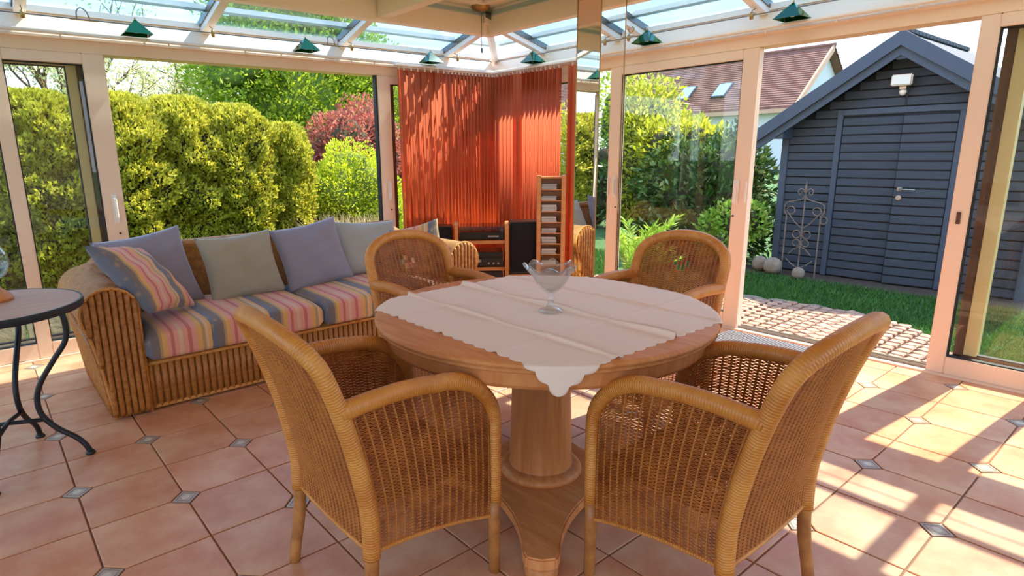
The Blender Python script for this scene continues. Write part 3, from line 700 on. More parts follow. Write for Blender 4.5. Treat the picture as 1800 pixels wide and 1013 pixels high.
# ------------------------------------------------------------------ sofa
SX0, SX1, SY0, SY1 = .333, 2.953, 3.56, 4.52
def arm_outline(n=14):
    """front view of the left arm, x from its outer edge, z up; counter-clockwise"""
    cx_, cz_, r = .137, .572, .137
    P = [(.268, .0), (.268, .55)]
    for k in range(n+1):
        a = -.15+(PI*1.12+.15)*k/n; P.append((cx_+r*math.cos(a), cz_+r*math.sin(a)))
    P += [(.03, .47), (.045, .40), (.065, .28), (.082, .12), (.096, .0)]
    return P
def build_sofa():
    t = thing('wicker_sofa', 'long wicker sofa with rolled ribbed arms and striped seat cushions', 'sofa', (SX0, SY0, 0))
    L = SX1-SX0; D = SY1-SY0; A = arm_outline()
    for s in (0, 1):
        fx = (lambda a: a) if not s else (lambda a: L-a)
        arm = MB().prism([(fx(a), b+.012) for a, b in A], lambda a, b, q: (a, q, b), .03, D-.02).build('arm', SOFAY, t, smooth=math.radians(30))
        # ribs on the arm's front face
        zmin, k = .03, 0
        for x in np.arange(.032, .256, .0315):
            up = max([.0]+[cz for cz in [.572+math.sqrt(max(0, .137**2-(x-.137)**2))] ]); 
            lo = .012+float(np.interp(x, [0, .03, .045, .065, .082, .096], [.53, .47, .40, .28, .12, 0]))
            if x > .262: up = .55
            MB().tube([(fx(x), .028, lo+.01), (fx(x), .018, lo+.03), (fx(x), .018, up-.01), (fx(x), .028, up+.004)], .0145, 8).build('front_rib', RIB, arm, smooth=True)
        pr = [(fx(a), .024, b+.012) for a, b in A]; MB().tube(pr, .009, 6).build('outline_braid', ROLL, arm, smooth=True)
        # side ribs of the arm (outer face)
        for y in np.arange(.06, D-.04, .040):
            P = [(fx(a-.004), float(y), b+.012) for a, b in ((.03, .47), (.045, .40), (.065, .28), (.082, .12), (.096, .005))]; MB().tube(P, .016, 6).build('side_rib', RIB, arm, smooth=True)
    MB().box((.262, .055, .012), (L-.262, D-.06, .30)).build('base', SOFAW, t, bevel=.01)
    rib = MB().tube([(0, 0, .02), (0, 0, .145), (0, 0, .262)], .0165, 8).mesh('base_rib')
    for x in np.arange(.287, L-.27, .0362): link('base_rib', rib, RIB, t, True, (float(x), .052, 0))
    for z in (.022, .272): MB().tube([(.268, .048, z), (L-.268, .048, z)], .012, 8).build('base_braid', ROLL, t, smooth=True)
    # back, leaning, with a rolled top
    b = [(D-.20, .28), (D-.10, .74), (D-.085, .785), (D-.05, .80), (D-.015, .785), (D, .74), (D-.03, .03), (D-.20, .03)]
    bk = MB().prism(b, lambda a, c, q: (q, a, c), .24, L-.24).build('backrest', SOFAW, t, smooth=math.radians(30))
    MB().tube([(.24, D-.05, .785), (L-.24, D-.05, .785)], .045, 10).build('back_roll', SOFAW, bk, smooth=True)
    for s in (0, 1):  # wings where the back meets the arms
        fx = (lambda a: a) if not s else (lambda a: L-a)
        MB().tube(cr([(fx(.137), D-.42, .575), (fx(.15), D-.25, .60), (fx(.20), D-.12, .645), (fx(.27), D-.06, .70)], 6), [.128]*7+[.12]*6+[.10]*6, 16).build('arm_wing', SOFAY, t, smooth=True)
    # seat cushions
    w = (L-2*.268)/2
    for k in range(2):
        x0, x1, y0, y1, z0, z1 = .27+k*w+.004, .27+(k+1)*w-.004, -.02, D-.2, .286, .455
        mb = MB(); n, m = 30, 30
        def surf(u, v, x0=x0, x1=x1):
            # closed roll: v goes round the section (y, z)
            a = 2*PI*v; cyy, czz = (y0+y1)/2, (z0+z1)/2; hy, hz = (y1-y0)/2, (z1-z0)/2; p = .32
            sy = math.copysign(abs(math.cos(a))**p, math.cos(a)); sz = math.copysign(abs(math.sin(a))**p, math.sin(a))
            e = min(u, 1-u)*2; sq = (1-(1-min(1, e/.12))**2.2)**.5 if e < .12 else 1
            return (x0+(x1-x0)*u, cyy+hy*sy*(.97+.03*sq), czz+hz*sz*(.60+.40*sq)+(.018*math.sin(PI*u) if sz > 0 else 0))
        mb.grid(surf, n, 64, (w/.345, 1)); n_ = n+1
        mb.f.append([j*n_ for j in range(65)]); mb.uv += [(0, 0)]*65; mb.f.append([j*n_+n for j in range(65)]); mb.uv += [(w/.345, 0)]*65
        mb.build('seat_cushion', STRIPE, t, smooth=True)
build_sofa()

def pillow(name, label, w, h, th, m, loc, rot, dent=0, uvs=1.0, group='scatter cushions on the sofa', seed=0):
    n = 26; rr = random.Random(seed); ph = [rr.uniform(0, 6) for _ in range(6)]
    mb = MB()
    def pt(u, v, side):
        a, b = 2*u-1, 2*v-1
        x = w/2*a*(1-.085*(1-b*b)); z = h/2*b*(1-.085*(1-a*a))
        e = max(0, (1-a*a)*(1-b*b)); y = th/2*e**.42*side
        wr = .007*math.sin(6*a+3*b+ph[0])*e**.3+.005*math.sin(11*b-4*a+ph[1])*e**.3
        if dent: y -= side*dent*math.exp(-((a-.05)**2*9+(b+.02)**2*3.2))
        return (x, y+wr*side, z)
    for side in (1, -1): mb.grid(lambda u, v: pt(u, v, side), n, n, (uvs*w/.345, 1))
    me = mb.mesh(name); bm = bmesh.new(); bm.from_mesh(me); bmesh.ops.remove_doubles(bm, verts=bm.verts, dist=1e-5); bmesh.ops.recalc_face_normals(bm, faces=bm.faces); bm.to_mesh(me); bm.free()
    o = link(name, me, m, None, True, loc); o.rotation_euler = rot
    tag(o, label, 'cushion', group)
    return o
def build_pillows():
    R = math.radians
    pillow('cushion', 'blue-grey cushion leaning beside the striped cushion on the sofa arm', .52, .52, .16, PGREY, (.80, 4.20, .675), (R(-20), R(-7), R(4)), seed=1)
    pillow('cushion', 'beige-grey cushion with a dented middle on the sofa', .51, .45, .17, PTAUPE, (1.345, 4.13, .66), (R(-22), R(-2), R(3)), dent=.03, seed=2)
    pillow('cushion', 'blue-grey cushion between the two pale cushions on the sofa', .50, .48, .16, PGREY, (1.86, 4.14, .675), (R(-22), R(-8), R(-4)), seed=3)
    pillow('cushion', 'pale grey cushion partly behind a wicker armchair on the sofa', .54, .44, .16, PSAGE, (2.36, 4.22, .66), (R(-22), R(3), R(-4)), seed=4)
    pillow('cushion', 'striped cushion standing against the sunlit sofa arm', .42, .42, .13, STRIPE, (2.67, 3.98, .63), (R(-14), R(-14), R(-50)), seed=5)
    pillow('cushion', 'striped cushion tilted over the rolled sofa arm by the iron table', .56, .50, .16, STRIPE, (.70, 3.85, .705), (R(-42), R(10), R(52)), seed=6)
build_pillows()

# ------------------------------------------------------------------ iron side table and vase
def build_side_table():
    c = (-.022, 3.36); t = thing('iron_side_table', 'round stone-topped side table with curved black iron legs', 'side table', (c[0], c[1], 0))
    MB().lathe([(0, .732), (.352, .732), (.352, .757), (0, .757)], 64).build('table_top', STONE_TOP, t, smooth=math.radians(35))
    MB().lathe([(.35, .725), (.362, .725), (.364, .742), (.362, .758), (.3525, .758), (.352, .73)], 64).build('rim', IRON, t, smooth=math.radians(35))
    for dx, dy in ((.282, -.104), (.112, .274), (-.268, .104), (-.091, -.272)):
        ln = math.hypot(dx, dy); ux, uy = dx/ln, dy/ln
        P = cr([(ux*r, uy*r, z) for r, z in ((.27, .735), (.285, .66), (.275, .57), (.215, .48), (.15, .38), (.125, .30), (.135, .22), (.185, .15), (.25, .095), (.285, .05), (ln, .01))], 6)
        MB().tube(P, .0125, 8).build('leg', IRON, t, smooth=True); MB().lathe([(0, 0), (.021, 0), (.022, .008), (.014, .018), (.0, .02)], 12, (ux*ln, uy*ln, 0)).build('foot', IRON, t, smooth=True)
    for (ax, ay), (bx_, by_) in (((.282, -.104), (-.268, .104)), ((.112, .274), (-.091, -.272))):
        k = .155/.3; MB().tube([(ax*k, ay*k, .20), (0, 0, .205 if ax > .2 else .212), (bx_*k, by_*k, .20)], .010, 8).build('cross_bar', IRON, t, smooth=True)
    v = thing('hurricane_vase', 'glass globe vase on a turned wooden foot on the side table', 'vase', (.0, 3.47, .758))
    MB().lathe([(0, 0), (.085, 0), (.088, .01), (.075, .03), (.05, .05), (.04, .075), (.045, .09), (0, .09)], 28).build('wooden_foot', PINE, v, smooth=math.radians(40))
    MB().lathe([(.0, .09), (.04, .092), (.075, .115), (.095, .16), (.092, .21), (.07, .25), (.055, .27), (.053, .27), (.068, .249), (.090, .21), (.093, .16), (.073, .117), (.04, .095), (0, .093)], 32).build('globe', CRYSTAL2, v, smooth=True)
build_side_table()

# ------------------------------------------------------------------ vertical blinds
def build_blinds():
    zt, zb, w = 2.155, .05, .089
    sm = MB(); n = 4                                   # gently curved vane
    for q in (0, 1):
        pass
    P = []
    for k in range(n+1):
        a = (k/n-.5)*w; P.append((a, .006*(1-(2*k/n-1)**2)))
    prof = P+[(a, b+.0008) for a, b in reversed(P)]
    vane = MB().prism(prof, lambda a, b, q: (a, b, q), zb, zt-.03).mesh('vane'); clip = MB().box((-.007, -.003, zt-.035), (.007, .003, zt)).mesh('vane_clip')
    def blind(label, rail, spots):
        t = thing('vertical_blind', label, 'blind', rail[0], 0, 'orange vertical blinds in the corner')
        lo = rail[0]; MB().box((0, 0, 0) if False else tuple(rail[1]), tuple(rail[2])).build('head_rail', WHITE2, t, bevel=.004)
        for (x, y, a) in spots:
            o = link('vane', vane, BLIND, t, True, (x-lo[0], y-lo[1], -lo[2])); o.rotation_euler = (0, 0, a)
            link('vane_clip', clip, HANDLE, o)
    R = math.radians
    yb = YL-.10; sp = [(3.205, yb, R(72))]
    x = 3.262
    for k in range(7): sp.append((x, yb-.006*(k % 2), R(6+random.uniform(-2, 2)))); x += .076
    x = 3.775
    for k in range(15): sp.append((x, yb, R(10+random.uniform(-6, 6)))); x += .043
    blind('orange vertical blind on the sofa wall, partly closed', ((3.16, yb, 2.155), (0, -.02, 0), (1.2, .02, .022)), sp)
    xb_ = XR-.10; sp = []; y = 4.93
    for k in range(5): sp.append((xb_, y, R(13+random.uniform(-3, 3)))); y -= .058
    for k in range(2): sp.append((xb_, y, R(-62))); y -= .05
    for k in range(9): sp.append((xb_, y, R(14+random.uniform(-3, 3)))); y -= .058
    sp.append((xb_, 3.91, R(-30))); sp.append((xb_, 3.85, R(-34)))
    blind('orange vertical blind on the doorway wall, beside the mirrored pillar', ((xb_, 3.78, 2.155), (-.02, 0, 0), (.02, 1.2, .022)), sp)
build_blinds()

# ------------------------------------------------------------------ hi-fi corner
RX, RY = (.775, -.632), (.632, .775)      # across the corner, into the corner
HF = (3.62, 4.33); HA = math.atan2(-.632, .775)
def hf(a, b): return (HF[0]+RX[0]*a+RY[0]*b, HF[1]+RX[1]*a+RY[1]*b)
def build_hifi():
    def T(name, label, cat, a, b, z, rz=0, group=None): x, y = hf(a, b); return thing(name, label, cat, (x, y, z), HA+rz, group)
    r = T('hifi_rack', 'pine hi-fi rack with raised sides in the blind corner', 'rack', 0, 0, 0)
    for s in (-1, 1):
        poly = [(.0, .0), (.0, .715), (.03, .745), (.06, .75), (.30, .70), (.34, .68), (.34, 0)]
        MB().prism(poly, lambda a, b, q: (q, a, b), s*.235-.018, s*.235+.018).build('side_panel', PINE, r, bevel=.003)
    for z in (.555, .12, .30): MB().box((-.217, .02, z-.016), (.217, .33, z+.016)).build('shelf', PINE, r, bevel=.002)
    MB().box((-.20, .30, .0), (.20, .315, .10)).build('plinth', PINE, r)
    tt = T('turntable', 'black record player with smoked lid on the pine rack', 'turntable', 0, .17, .572)
    MB().box((-.205, -.15, .012), (.205, .15, .075)).build('body', BLACK, tt, bevel=.004)
    lid = MB().box((-.203, -.148, .0755), (.203, .148, .13)).build('dust_cover', DUST, tt, bevel=.004)
    for x in (-.17, .17):
        for y in (-.12, .12): MB().lathe([(.018, 0), (.018, .012), (0, .012)], 10, (x, y, 0)).build('foot', BLACK, tt)
    MB().box((.06, -.1515, .03), (.16, -.149, .045)).build('control_strip', SILVER, tt)
    z = .137
    for k, (nm, lab, h) in enumerate((('amplifier', 'dark hi-fi amplifier at the bottom of the stack in the rack', .13), ('cassette_deck', 'dark cassette deck in the middle of the hi-fi stack', .0), ('cd_player', 'slim dark disc player on top of the hi-fi stack', .085))):
        if h == 0: continue
        zz = .137 if nm == 'amplifier' else .317
        d = T(nm, lab, 'hi-fi', .015, .17, zz)
        MB().box((-.185, -.14, .008), (.185, .14, .008+h)).build('case', BLACK, d, bevel=.003); MB().box((-.18, -.143, .014), (.18, -.139, h)).build('front_panel', DARKMET, d, bevel=.001)
        MB().box((-.15, -.1445, h*.55), (-.02, -.142, h*.85)).build('display', SILVER, d)
        for q in range(3): MB().lathe([(.010, 0), (.010, .012), (0, .012)], 12).build('knob', SILVER, d).matrix_local = Matrix.Translation((.05+q*.045, -.142, h*.45)) @ Matrix.Rotation(PI/2, 4, 'X')
        for x in (-.15, .15):
            for y in (-.1, .1): MB().lathe([(.014, 0), (.014, .009), (0, .009)], 8, (x, y, 0)).build('foot', BLACK, d)
    d = T('tuner', 'dark radio tuner between amplifier and disc player', 'hi-fi', .015, .17, .317+.094)
    MB().box((-.185, -.14, .0), (.185, .14, .05)).build('case', BLACK, d, bevel=.003); MB().box((-.17, -.143, .012), (.17, -.139, .036)).build('front_panel', DARKMET, d)
    # speakers
    s = T('loudspeaker', 'black floor loudspeaker between the rack and the disc tower', 'speaker', .40, .06, 0)
    MB().box((-.14, -.02, 0), (.14, .24, .24)).build('pine_plinth', PINE, s, bevel=.004); MB().box((-.132, 0, .24), (.132, .23, .735)).build('cabinet', BLACK, s, bevel=.006)
    MB().box((-.126, -.016, .262), (.126, 0, .728)).build('grille', GRILLE, s, bevel=.006)
    s = T('loudspeaker', 'black loudspeaker behind the sofa arm, left of the rack', 'speaker', -.41, .12, 0)
    MB().box((-.14, -.02, 0), (.14, .24, .20)).build('pine_plinth', PINE, s, bevel=.004); MB().box((-.132, 0, .20), (.132, .23, .695)).build('cabinet', BLACK, s, bevel=.006)
    MB().box((-.126, -.016, .22), (.126, 0, .688)).build('grille', GRILLE, s, bevel=.006)
    # disc tower
    c = T('disc_tower', 'tall slim pine tower holding stacks of disc cases', 'shelf', .64, -.02, 0, -.12)
    for s_ in (-1, 1): MB().box((s_*.112-.020, 0, 0), (s_*.112+.020, .17, 1.16)).build('side_panel', PINE, c, bevel=.003)
    MB().box((-.092, .155, 0), (.092, .17, 1.15)).build('back_panel', PINE, c)
    MB().box((-.092, .0, 1.135), (.092, .155, 1.15)).build('shelf', PINE, c)
    NZ = 11
    for k in range(NZ): MB().box((-.092, .01, .03+k*.1), (.092, .155, .038+k*.1)).build('shelf', PINE, c)
    cd = MB().box((-.068, -.062, 0), (.068, .062, .0098)).mesh('disc_case')
    Mx = Matrix.Translation((*hf(.64, -.02), 0)) @ Matrix.Rotation(HA-.12, 4, 'Z')
    for k in range(3, NZ):
        for q in range(4 + (k*7) % 3):
            o = link('disc_case', cd, CDM); p = Mx @ Vector((-.018+random.uniform(-.004, .004), .075+random.uniform(-.006, .004), .0385+k*.1+q*.0101))
            o.location = p; o.rotation_euler = (0, 0, HA-.12+random.uniform(-.03, .03)); tag(o, 'flat disc case stacked on the %s of the pine tower' % ('top shelf', 'second shelf from the top', 'third shelf from the top', 'fourth shelf from the top', 'fifth shelf from the top', 'sixth shelf from the top', 'seventh shelf from the top', 'eighth shelf from the top')[NZ-1-k], 'disc case', 'disc cases in the pine tower')
build_hifi()

# ------------------------------------------------------------------ cable lights with green shades
def build_cable_lights():
    zc = 2.27; d = .115
    for nm, P, lab in (('light_cable', [(-2.5, YL-d, zc), (XR-d-.03, YL-d, zc)], 'thin steel light cable running above the sofa'), ('light_cable', [(XR-d, YL-d-.03, zc), (XR-d, -2.1, zc)], 'thin steel light cable running above the shed doorway')):
        t = thing(nm, lab, 'cable', P[0]); o = Vector(P[0]); MB().tube([Vector(p)-o for p in P], .004, 6).build('cable', CABLE, t)
        left = P[0][0] < 0
        for q in ((.43, 1.58, 2.73, 3.88) if left else (4.44, 3.30, 2.275, 1.34)):
            c = Vector((q, YL-d, zc) if left else (XR-d, q, zc))-o
            MB().lathe([(0, -.030), (.012, -.026), (.015, .0), (.011, .020), (0, .024)], 10, c).build('clamp', BRASS, t, smooth=True)
            e = c+(Vector((0, d-.04, .06)) if left else Vector((d-.04, 0, .06))); MB().tube([c, c+Vector((0, 0, .03)), e], .003, 6).build('bracket', CABLE, t)
        if left:
            for q in (.75, 2.53):
                c = Vector((q, YL-d, zc))-o; MB().tube(cr([c+Vector((-.03, 0, 0)), c+Vector((-.025, 0, .05)), c+Vector((0, 0, .07)), c+Vector((.03, 0, .05)), c+Vector((.045, 0, .0))], 5), .004, 6).build('wire_loop', CABLE, t)
                MB().tube([c+Vector((-.07, 0, -.004)), c+Vector((.09, 0, -.004))], .004, 6).build('wire_bar', BRASS, t)
        else:
            c = Vector((XR-d, 3.30-.02, zc+.03))-o; MB().tube(cr([c, c+Vector((0, .03, .03)), c+Vector((0, .0, .05)), c+Vector((0, -.03, .03)), c], 4), .005, 6).build('wire_loop', BRASS, t)
    k = 1-d/YL
    pts = [(1.09, 'L'), (2.362, 'L'), (3.64, 'L'), (4.52, 'R'), (3.203, 'R'), (2.05, 'R')]
    names = ['over the sofa end by the iron table', 'over the middle of the sofa', 'over the orange blind of the sofa wall', 'over the orange blind of the doorway wall', 'over the closed glass panel by the mirrored pillar', 'over the open doorway']
    rr = .125; hgt = .105
    for (q, w), nm in zip(pts, names):
        s = (YL-d)/YL if w == 'L' else (XR-d)/XR
        loc = (q*s, YL-d, 2.222) if w == 'L' else (XR-d, q*s, 2.222)
        loc = (loc[0], loc[1], CAM_H+(2.224-CAM_H)*s)
        t = thing('green_lamp', 'green glass pyramid lamp on the cable '+nm, 'lamp', loc, PI/4 if w == 'L' else PI/4, 'green cable lamps')
        def pyr(r, h, z0, th):
            V = [(r*math.cos(a), r*math.sin(a), z0) for a in (0, PI/2, PI, 3*PI/2)]+[(0, 0, z0+h)]; W = [(p[0]*(1-th), p[1]*(1-th), p[2]) for p in V[:4]]+[(0, 0, z0+h*(1-th))]
            F = [(k_, (k_+1) % 4, 4) for k_ in range(4)]+[(5+(k_+1) % 4, 5+k_, 9) for k_ in range(4)]+[(k_, 5+k_, 5+(k_+1) % 4, (k_+1) % 4) for k_ in range(4)]
            return MB().add(V+W, F)
        for ch in (0,): pyr(rr, hgt, 0, .06).build('shade', GREENG, t)
        MB().lathe([(0, .012), (.014, .014), (.018, .03), (.014, .05), (0, .055)], 12).build('bulb', LAMPW, t, smooth=True)
        MB().tube([(0, 0, .05), (0, 0, .112)], .005, 6).build('stem', BRASS, t)
build_cable_lights()

# ------------------------------------------------------------------ doormat
mt = thing('doormat', 'grey ribbed doormat on the tiles inside the open doorway', 'mat', (4.22, 1.93, 0))
MB().box((-.18, -.34, .0005), (.18, .34, .010)).build('backing', MATG, mt, bevel=.003)
_m = MB().box((-.17, -.006, .009), (.17, .006, .014)).mesh('rib')
for k in range(33): link('rib', _m, MATG, mt, False, (0, -.32+k*.02, 0))

# ------------------------------------------------------------------ garden ground
GZ = -.12
def build_ground():
    # lawn sheet with a hole where the conservatory and the cobbles stand: four strips
    L = 90
    def flat(nm, pts, m, z, lab):
        return struct(MB().prism(pts, lambda a, b, t: (a, b, t), z-.06, z).build(nm, m), lab)
    flat('ground', [(-60, -60), (L, -60), (L, L), (-60, L)], LAWN, GZ-.005, 'green lawn of the garden')
    edge = [(4.60, -.8), (5.25, -.8)] if False else None
    # cobbled strip outside the doorway, rounded edge
    P = [(4.61, 3.7), (4.61, 1.02), (5.2, 1.04), (5.55, 1.2), (5.80, 1.45), (5.95, 1.75), (6.0, 2.1), (5.95, 2.5), (5.82, 2.9), (5.5, 3.3), (5.1, 3.7)]
    pat = flat('patio', P, SAND, GZ+.045, 'cobbled strip of granite setts outside the doorway')
    from mathutils import geometry
    meshes = []
    for k in range(6):
        rr = random.Random(k); a = .0445; pts = []
        for (sx, sy) in ((-1, -1), (0, -1.04), (1, -1), (1.04, 0), (1, 1), (0, 1.04), (-1, 1), (-1.04, 0)): pts.append((sx*a*rr.uniform(.86, 1.06), sy*a*rr.uniform(.86, 1.06)))
        n = len(pts); V = [(x, y, -.02) for x, y in pts]+[(x, y, .012) for x, y in pts]+[(x*.84, y*.84, .020+rr.uniform(-.002, .003)) for x, y in pts]
        F = [tuple(range(2*n, 3*n))]+[(i+m*n, (i+1) % n+m*n, (i+1) % n+(m+1)*n, i+(m+1)*n) for m in (0, 1) for i in range(n)]
        me = MB().add(V, F).mesh('cobble'); bm = bmesh.new(); bm.from_mesh(me); bmesh.ops.recalc_face_normals(bm, faces=bm.faces); bm.to_mesh(me); bm.free(); meshes.append(me)
    def inside(x, y):
        c = False; n = len(P)
        for i in range(n):
            (x1, y1), (x2, y2) = P[i], P[(i+1) % n]
            if (y1 > y) != (y2 > y) and x < (x2-x1)*(y-y1)/(y2-y1)+x1: c = not c
        return c
    # segmental arcs: rows bowed toward the house
    cnt = 0; s = .104; bow = .8
    cols = int(.9/s)
    for seg in range(-2, 5):
        yc = .55+seg*.85
        for row in range(-8, 24):
            for k in range(-5, 6):
                ang = k*s/bow; rad = bow
                x = 4.2+row*s+ (rad-rad*math.cos(ang))*1.0; y = yc+rad*math.sin(ang)
                if abs(y-yc) > .425: continue
                if inside(x-.05, y) and inside(x+.04, y) and inside(x, y+.04) and x > 4.66 and cnt < 298 and 1.02 < y < 3.25:
                    o = link('cobble', meshes[random.randrange(6)], COB, pat, False, (x, y, GZ+.045)); o.rotation_euler = (0, 0, ang+random.uniform(-.08, .08)); o.scale = (random.uniform(.90, 1.02), random.uniform(.94, 1.08), 1); cnt += 1
    # edging stones and soil strip before the shed
    flat('soil_strip', [(7.25, 1.0), (7.72, 1.0), (7.72, 4.6), (7.2, 4.6)], SAND, GZ+.012, 'bare soil strip along the shed')
    # grass blades
    def blades(nm, lab, n, fx, size, seed):
        g = np.random.default_rng(seed); X, Y = fx(g, n); keep = ~np.array([inside(a, b) for a, b in zip(X, Y)]); X, Y = X[keep], Y[keep]; n = len(X)
        h = size*g.uniform(.5, 1.2, n); a = g.uniform(0, 2*PI, n); w = .0045*g.uniform(.7, 1.6, n)*size/.05; lean = g.normal(0, .5, (n, 2))
        b = np.stack([X, Y, np.full(n, GZ-.006)], -1); sd = np.stack([np.cos(a), np.sin(a), 0*a], -1)*w[:, None]
        tip = b+np.stack([lean[:, 0]*h, lean[:, 1]*h, h], -1); V = np.stack([b-sd, b+sd, tip], 1).reshape(-1, 3)
        o = big(nm, V, np.arange(3*n).reshape(-1, 3), GRASSM, None, kind='stuff'); tag(o, lab, 'grass', kind='stuff')
    blades('grass', 'short lawn grass between the cobbles and the shed', 60000, lambda g, n: (g.uniform(5.0, 7.3, n), g.uniform(-1.2, 4.6, n)), .055, 3)
    blades('grass', 'longer lawn grass in front of the hedge', 24000, lambda g, n: (g.uniform(-2.5, 6.5, n), g.uniform(5.5, 8.2, n)), .09, 4)
    # low beige slab kerb outside the sofa-side glass
    for k in range(10):
        x = -1.9+k*.26; o = MB().box((0, 0, 0), (.25, .07, .50 if k % 2 else .485)).build('kerb_slab', CONC, None, bevel=.006, loc=(x, YL+.42, GZ-.005)); tag(o, 'beige upright garden slab outside the glass by the side table', 'slab', 'upright garden slabs')
build_ground()

# ------------------------------------------------------------------ plants
def leaf_mesh(P, out, L, W, g, spread=.6, up=.0):
    n = len(P); d = out+g.normal(0, spread, (n, 3))+np.array([0, 0, up]); d /= np.linalg.norm(d, axis=1, keepdims=True)+1e-9
    s = np.cross(d, g.normal(0, 1, (n, 3))); s /= np.linalg.norm(s, axis=1, keepdims=True)+1e-9; nn = np.cross(s, d)
    l = (L*g.uniform(.65, 1.25, n))[:, None]; w = (W*g.uniform(.7, 1.2, n))[:, None]
    V = np.stack([P, P+d*l*.5+s*w*.5+nn*w*.15, P+d*l, P+d*l*.5-s*w*.5+nn*w*.15], 1).reshape(-1, 3)
    return V, np.arange(4*n).reshape(-1, 4)
def lump(D, seed, k=9, amp=.16):
    g = np.random.default_rng(seed); r = np.ones(len(D))
    for f in (2.2, 4.1, 7.5):
        for _ in range(k//3):
            a = g.normal(0, 1, 3); a /= np.linalg.norm(a); r += amp/f**.75*np.sin(f*(D@a)+g.uniform(0, 6))
    return r
def crown(center, rad, n, L, W, seed, spread=.6, up=.2, amp=.16, shell=.35, lowcut=-.8):
    g = np.random.default_rng(seed); D = g.normal(0, 1, (n, 3)); D /= np.linalg.norm(D, axis=1, keepdims=True); D = D[D[:, 2] > lowcut]
    r = lump(D*2.2, seed+1, amp=amp)*(1-shell*g.random(len(D))**1.6)
    P = np.array(center)+D*np.array(rad)*r[:, None]; return leaf_mesh(P, D, L, W, g, spread, up)
def core(center, rad, seed, k=.78, amp=.16, nu=28, nv=16):
    V = []; F = []
    for j in range(nv+1):
        t = PI*j/nv
        for i in range(nu): p = 2*PI*i/nu; V.append((math.sin(t)*math.cos(p), math.sin(t)*math.sin(p), math.cos(t)))
    D = np.array(V); r = lump(D*2.2, seed+1, amp=amp)*k; P = np.array(center)+D*np.array(rad)*r[:, None]
    F = [(j*nu+i, j*nu+(i+1) % nu, (j+1)*nu+(i+1) % nu, (j+1)*nu+i) for j in range(nv) for i in range(nu)]; return P, np.array(F)
def foliage_mat(nm, cols, transl=.4): return mat(nm, cols[0], .55, island=cols, transl=transl, spec=.35)
THUJA = foliage_mat('thuja_spray', [srgb(136, 142, 34), srgb(190, 186, 56), srgb(220, 210, 86), srgb(158, 162, 46)], .35)
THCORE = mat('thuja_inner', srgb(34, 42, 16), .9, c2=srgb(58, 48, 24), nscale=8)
LIME = foliage_mat('lime_leaf', [srgb(188, 200, 36), srgb(214, 216, 52), srgb(156, 180, 34), srgb(228, 224, 70)], .4)
CHOIS = foliage_mat('golden_leaf', [srgb(172, 176, 42), srgb(214, 206, 58), srgb(130, 146, 40), srgb(230, 220, 100)], .45)
LAUREL = foliage_mat('laurel_leaf', [srgb(40, 66, 30), srgb(62, 92, 40), srgb(84, 112, 48), srgb(150, 168, 110)], .2); LAUREL.node_tree.nodes['Principled BSDF'].inputs['Roughness'].default_value = .25
REDL = foliage_mat('red_leaf', [srgb(160, 74, 66), srgb(200, 112, 96), srgb(136, 70, 52), srgb(220, 146, 122)], .4)
GREENT = foliage_mat('tree_leaf', [srgb(130, 160, 36), srgb(176, 190, 48), srgb(104, 138, 40), srgb(200, 204, 66)], .5)
PALEL = foliage_mat('blossom_leaf', [srgb(214, 208, 150), srgb(196, 196, 110), srgb(226, 222, 184), srgb(176, 180, 90)], .4)
DRYG = foliage_mat('dry_grass', [srgb(206, 178, 130), srgb(222, 200, 156), srgb(184, 150, 104)], .3)
FERN = foliage_mat('fern_leaf', [srgb(120, 164, 48), srgb(156, 190, 70), srgb(186, 206, 96)], .4)
TCORE = mat('tree_inner', srgb(104, 124, 36), .9, c2=srgb(70, 92, 28), nscale=5)
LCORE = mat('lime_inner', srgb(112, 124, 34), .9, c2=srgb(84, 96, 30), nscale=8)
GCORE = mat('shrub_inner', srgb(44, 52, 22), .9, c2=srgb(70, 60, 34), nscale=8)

def thuja(x, y, R, H, seed, label, n=15000, lean=0):
    t = thing('thuja_conifer', label, 'conifer', (x, y, GZ), 0, 'conifers of the clipped hedge'); g = np.random.default_rng(seed)
    def radius(th, z):
        pr = np.clip(1-(z/H)**11, 0, 1)**.5*(.92+.08*np.sin(PI*np.clip(z/H, 0, 1)))
        q = np.zeros_like(th)
        gq = np.random.default_rng(seed+500)
        for f in (2, 3, 4, 5, 6, 7, 8, 9, 11, 13, 15, 17): q = q+.16/f**.45*np.sin(f*th+gq.uniform(-1.2, 1.2)*f*2.2*z+gq.uniform(0, 6))*np.sin(gq.uniform(4, 14)*z+gq.uniform(0, 6))
        return R*pr*(1+q)
    th = g.uniform(0, 2*PI, n); z = H*(1-(1-g.random(n))**1.05)*.99; r = radius(th, z)*(1-.22*g.random(n)**2)
    P = np.stack([r*np.cos(th)+lean*z/H, r*np.sin(th), z], -1); out = np.stack([np.cos(th), np.sin(th), .45+1.3*(z/H)**4], -1)
    V, Q = leaf_mesh(P, out, .062, .034, g, .6, .35); big('foliage', V, Q, THUJA, t, kind='stuff')
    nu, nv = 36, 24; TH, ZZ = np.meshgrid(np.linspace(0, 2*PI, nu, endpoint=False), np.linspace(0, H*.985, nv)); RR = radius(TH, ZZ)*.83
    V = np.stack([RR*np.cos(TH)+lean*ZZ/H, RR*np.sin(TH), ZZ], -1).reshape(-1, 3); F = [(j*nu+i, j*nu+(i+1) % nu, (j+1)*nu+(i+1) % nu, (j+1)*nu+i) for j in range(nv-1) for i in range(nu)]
    big('inner_growth', V, np.array(F), THCORE, t, True); MB().tube([(0, 0, -.02), (0, 0, H*.5)], .06, 8).build('trunk', BARK, t)
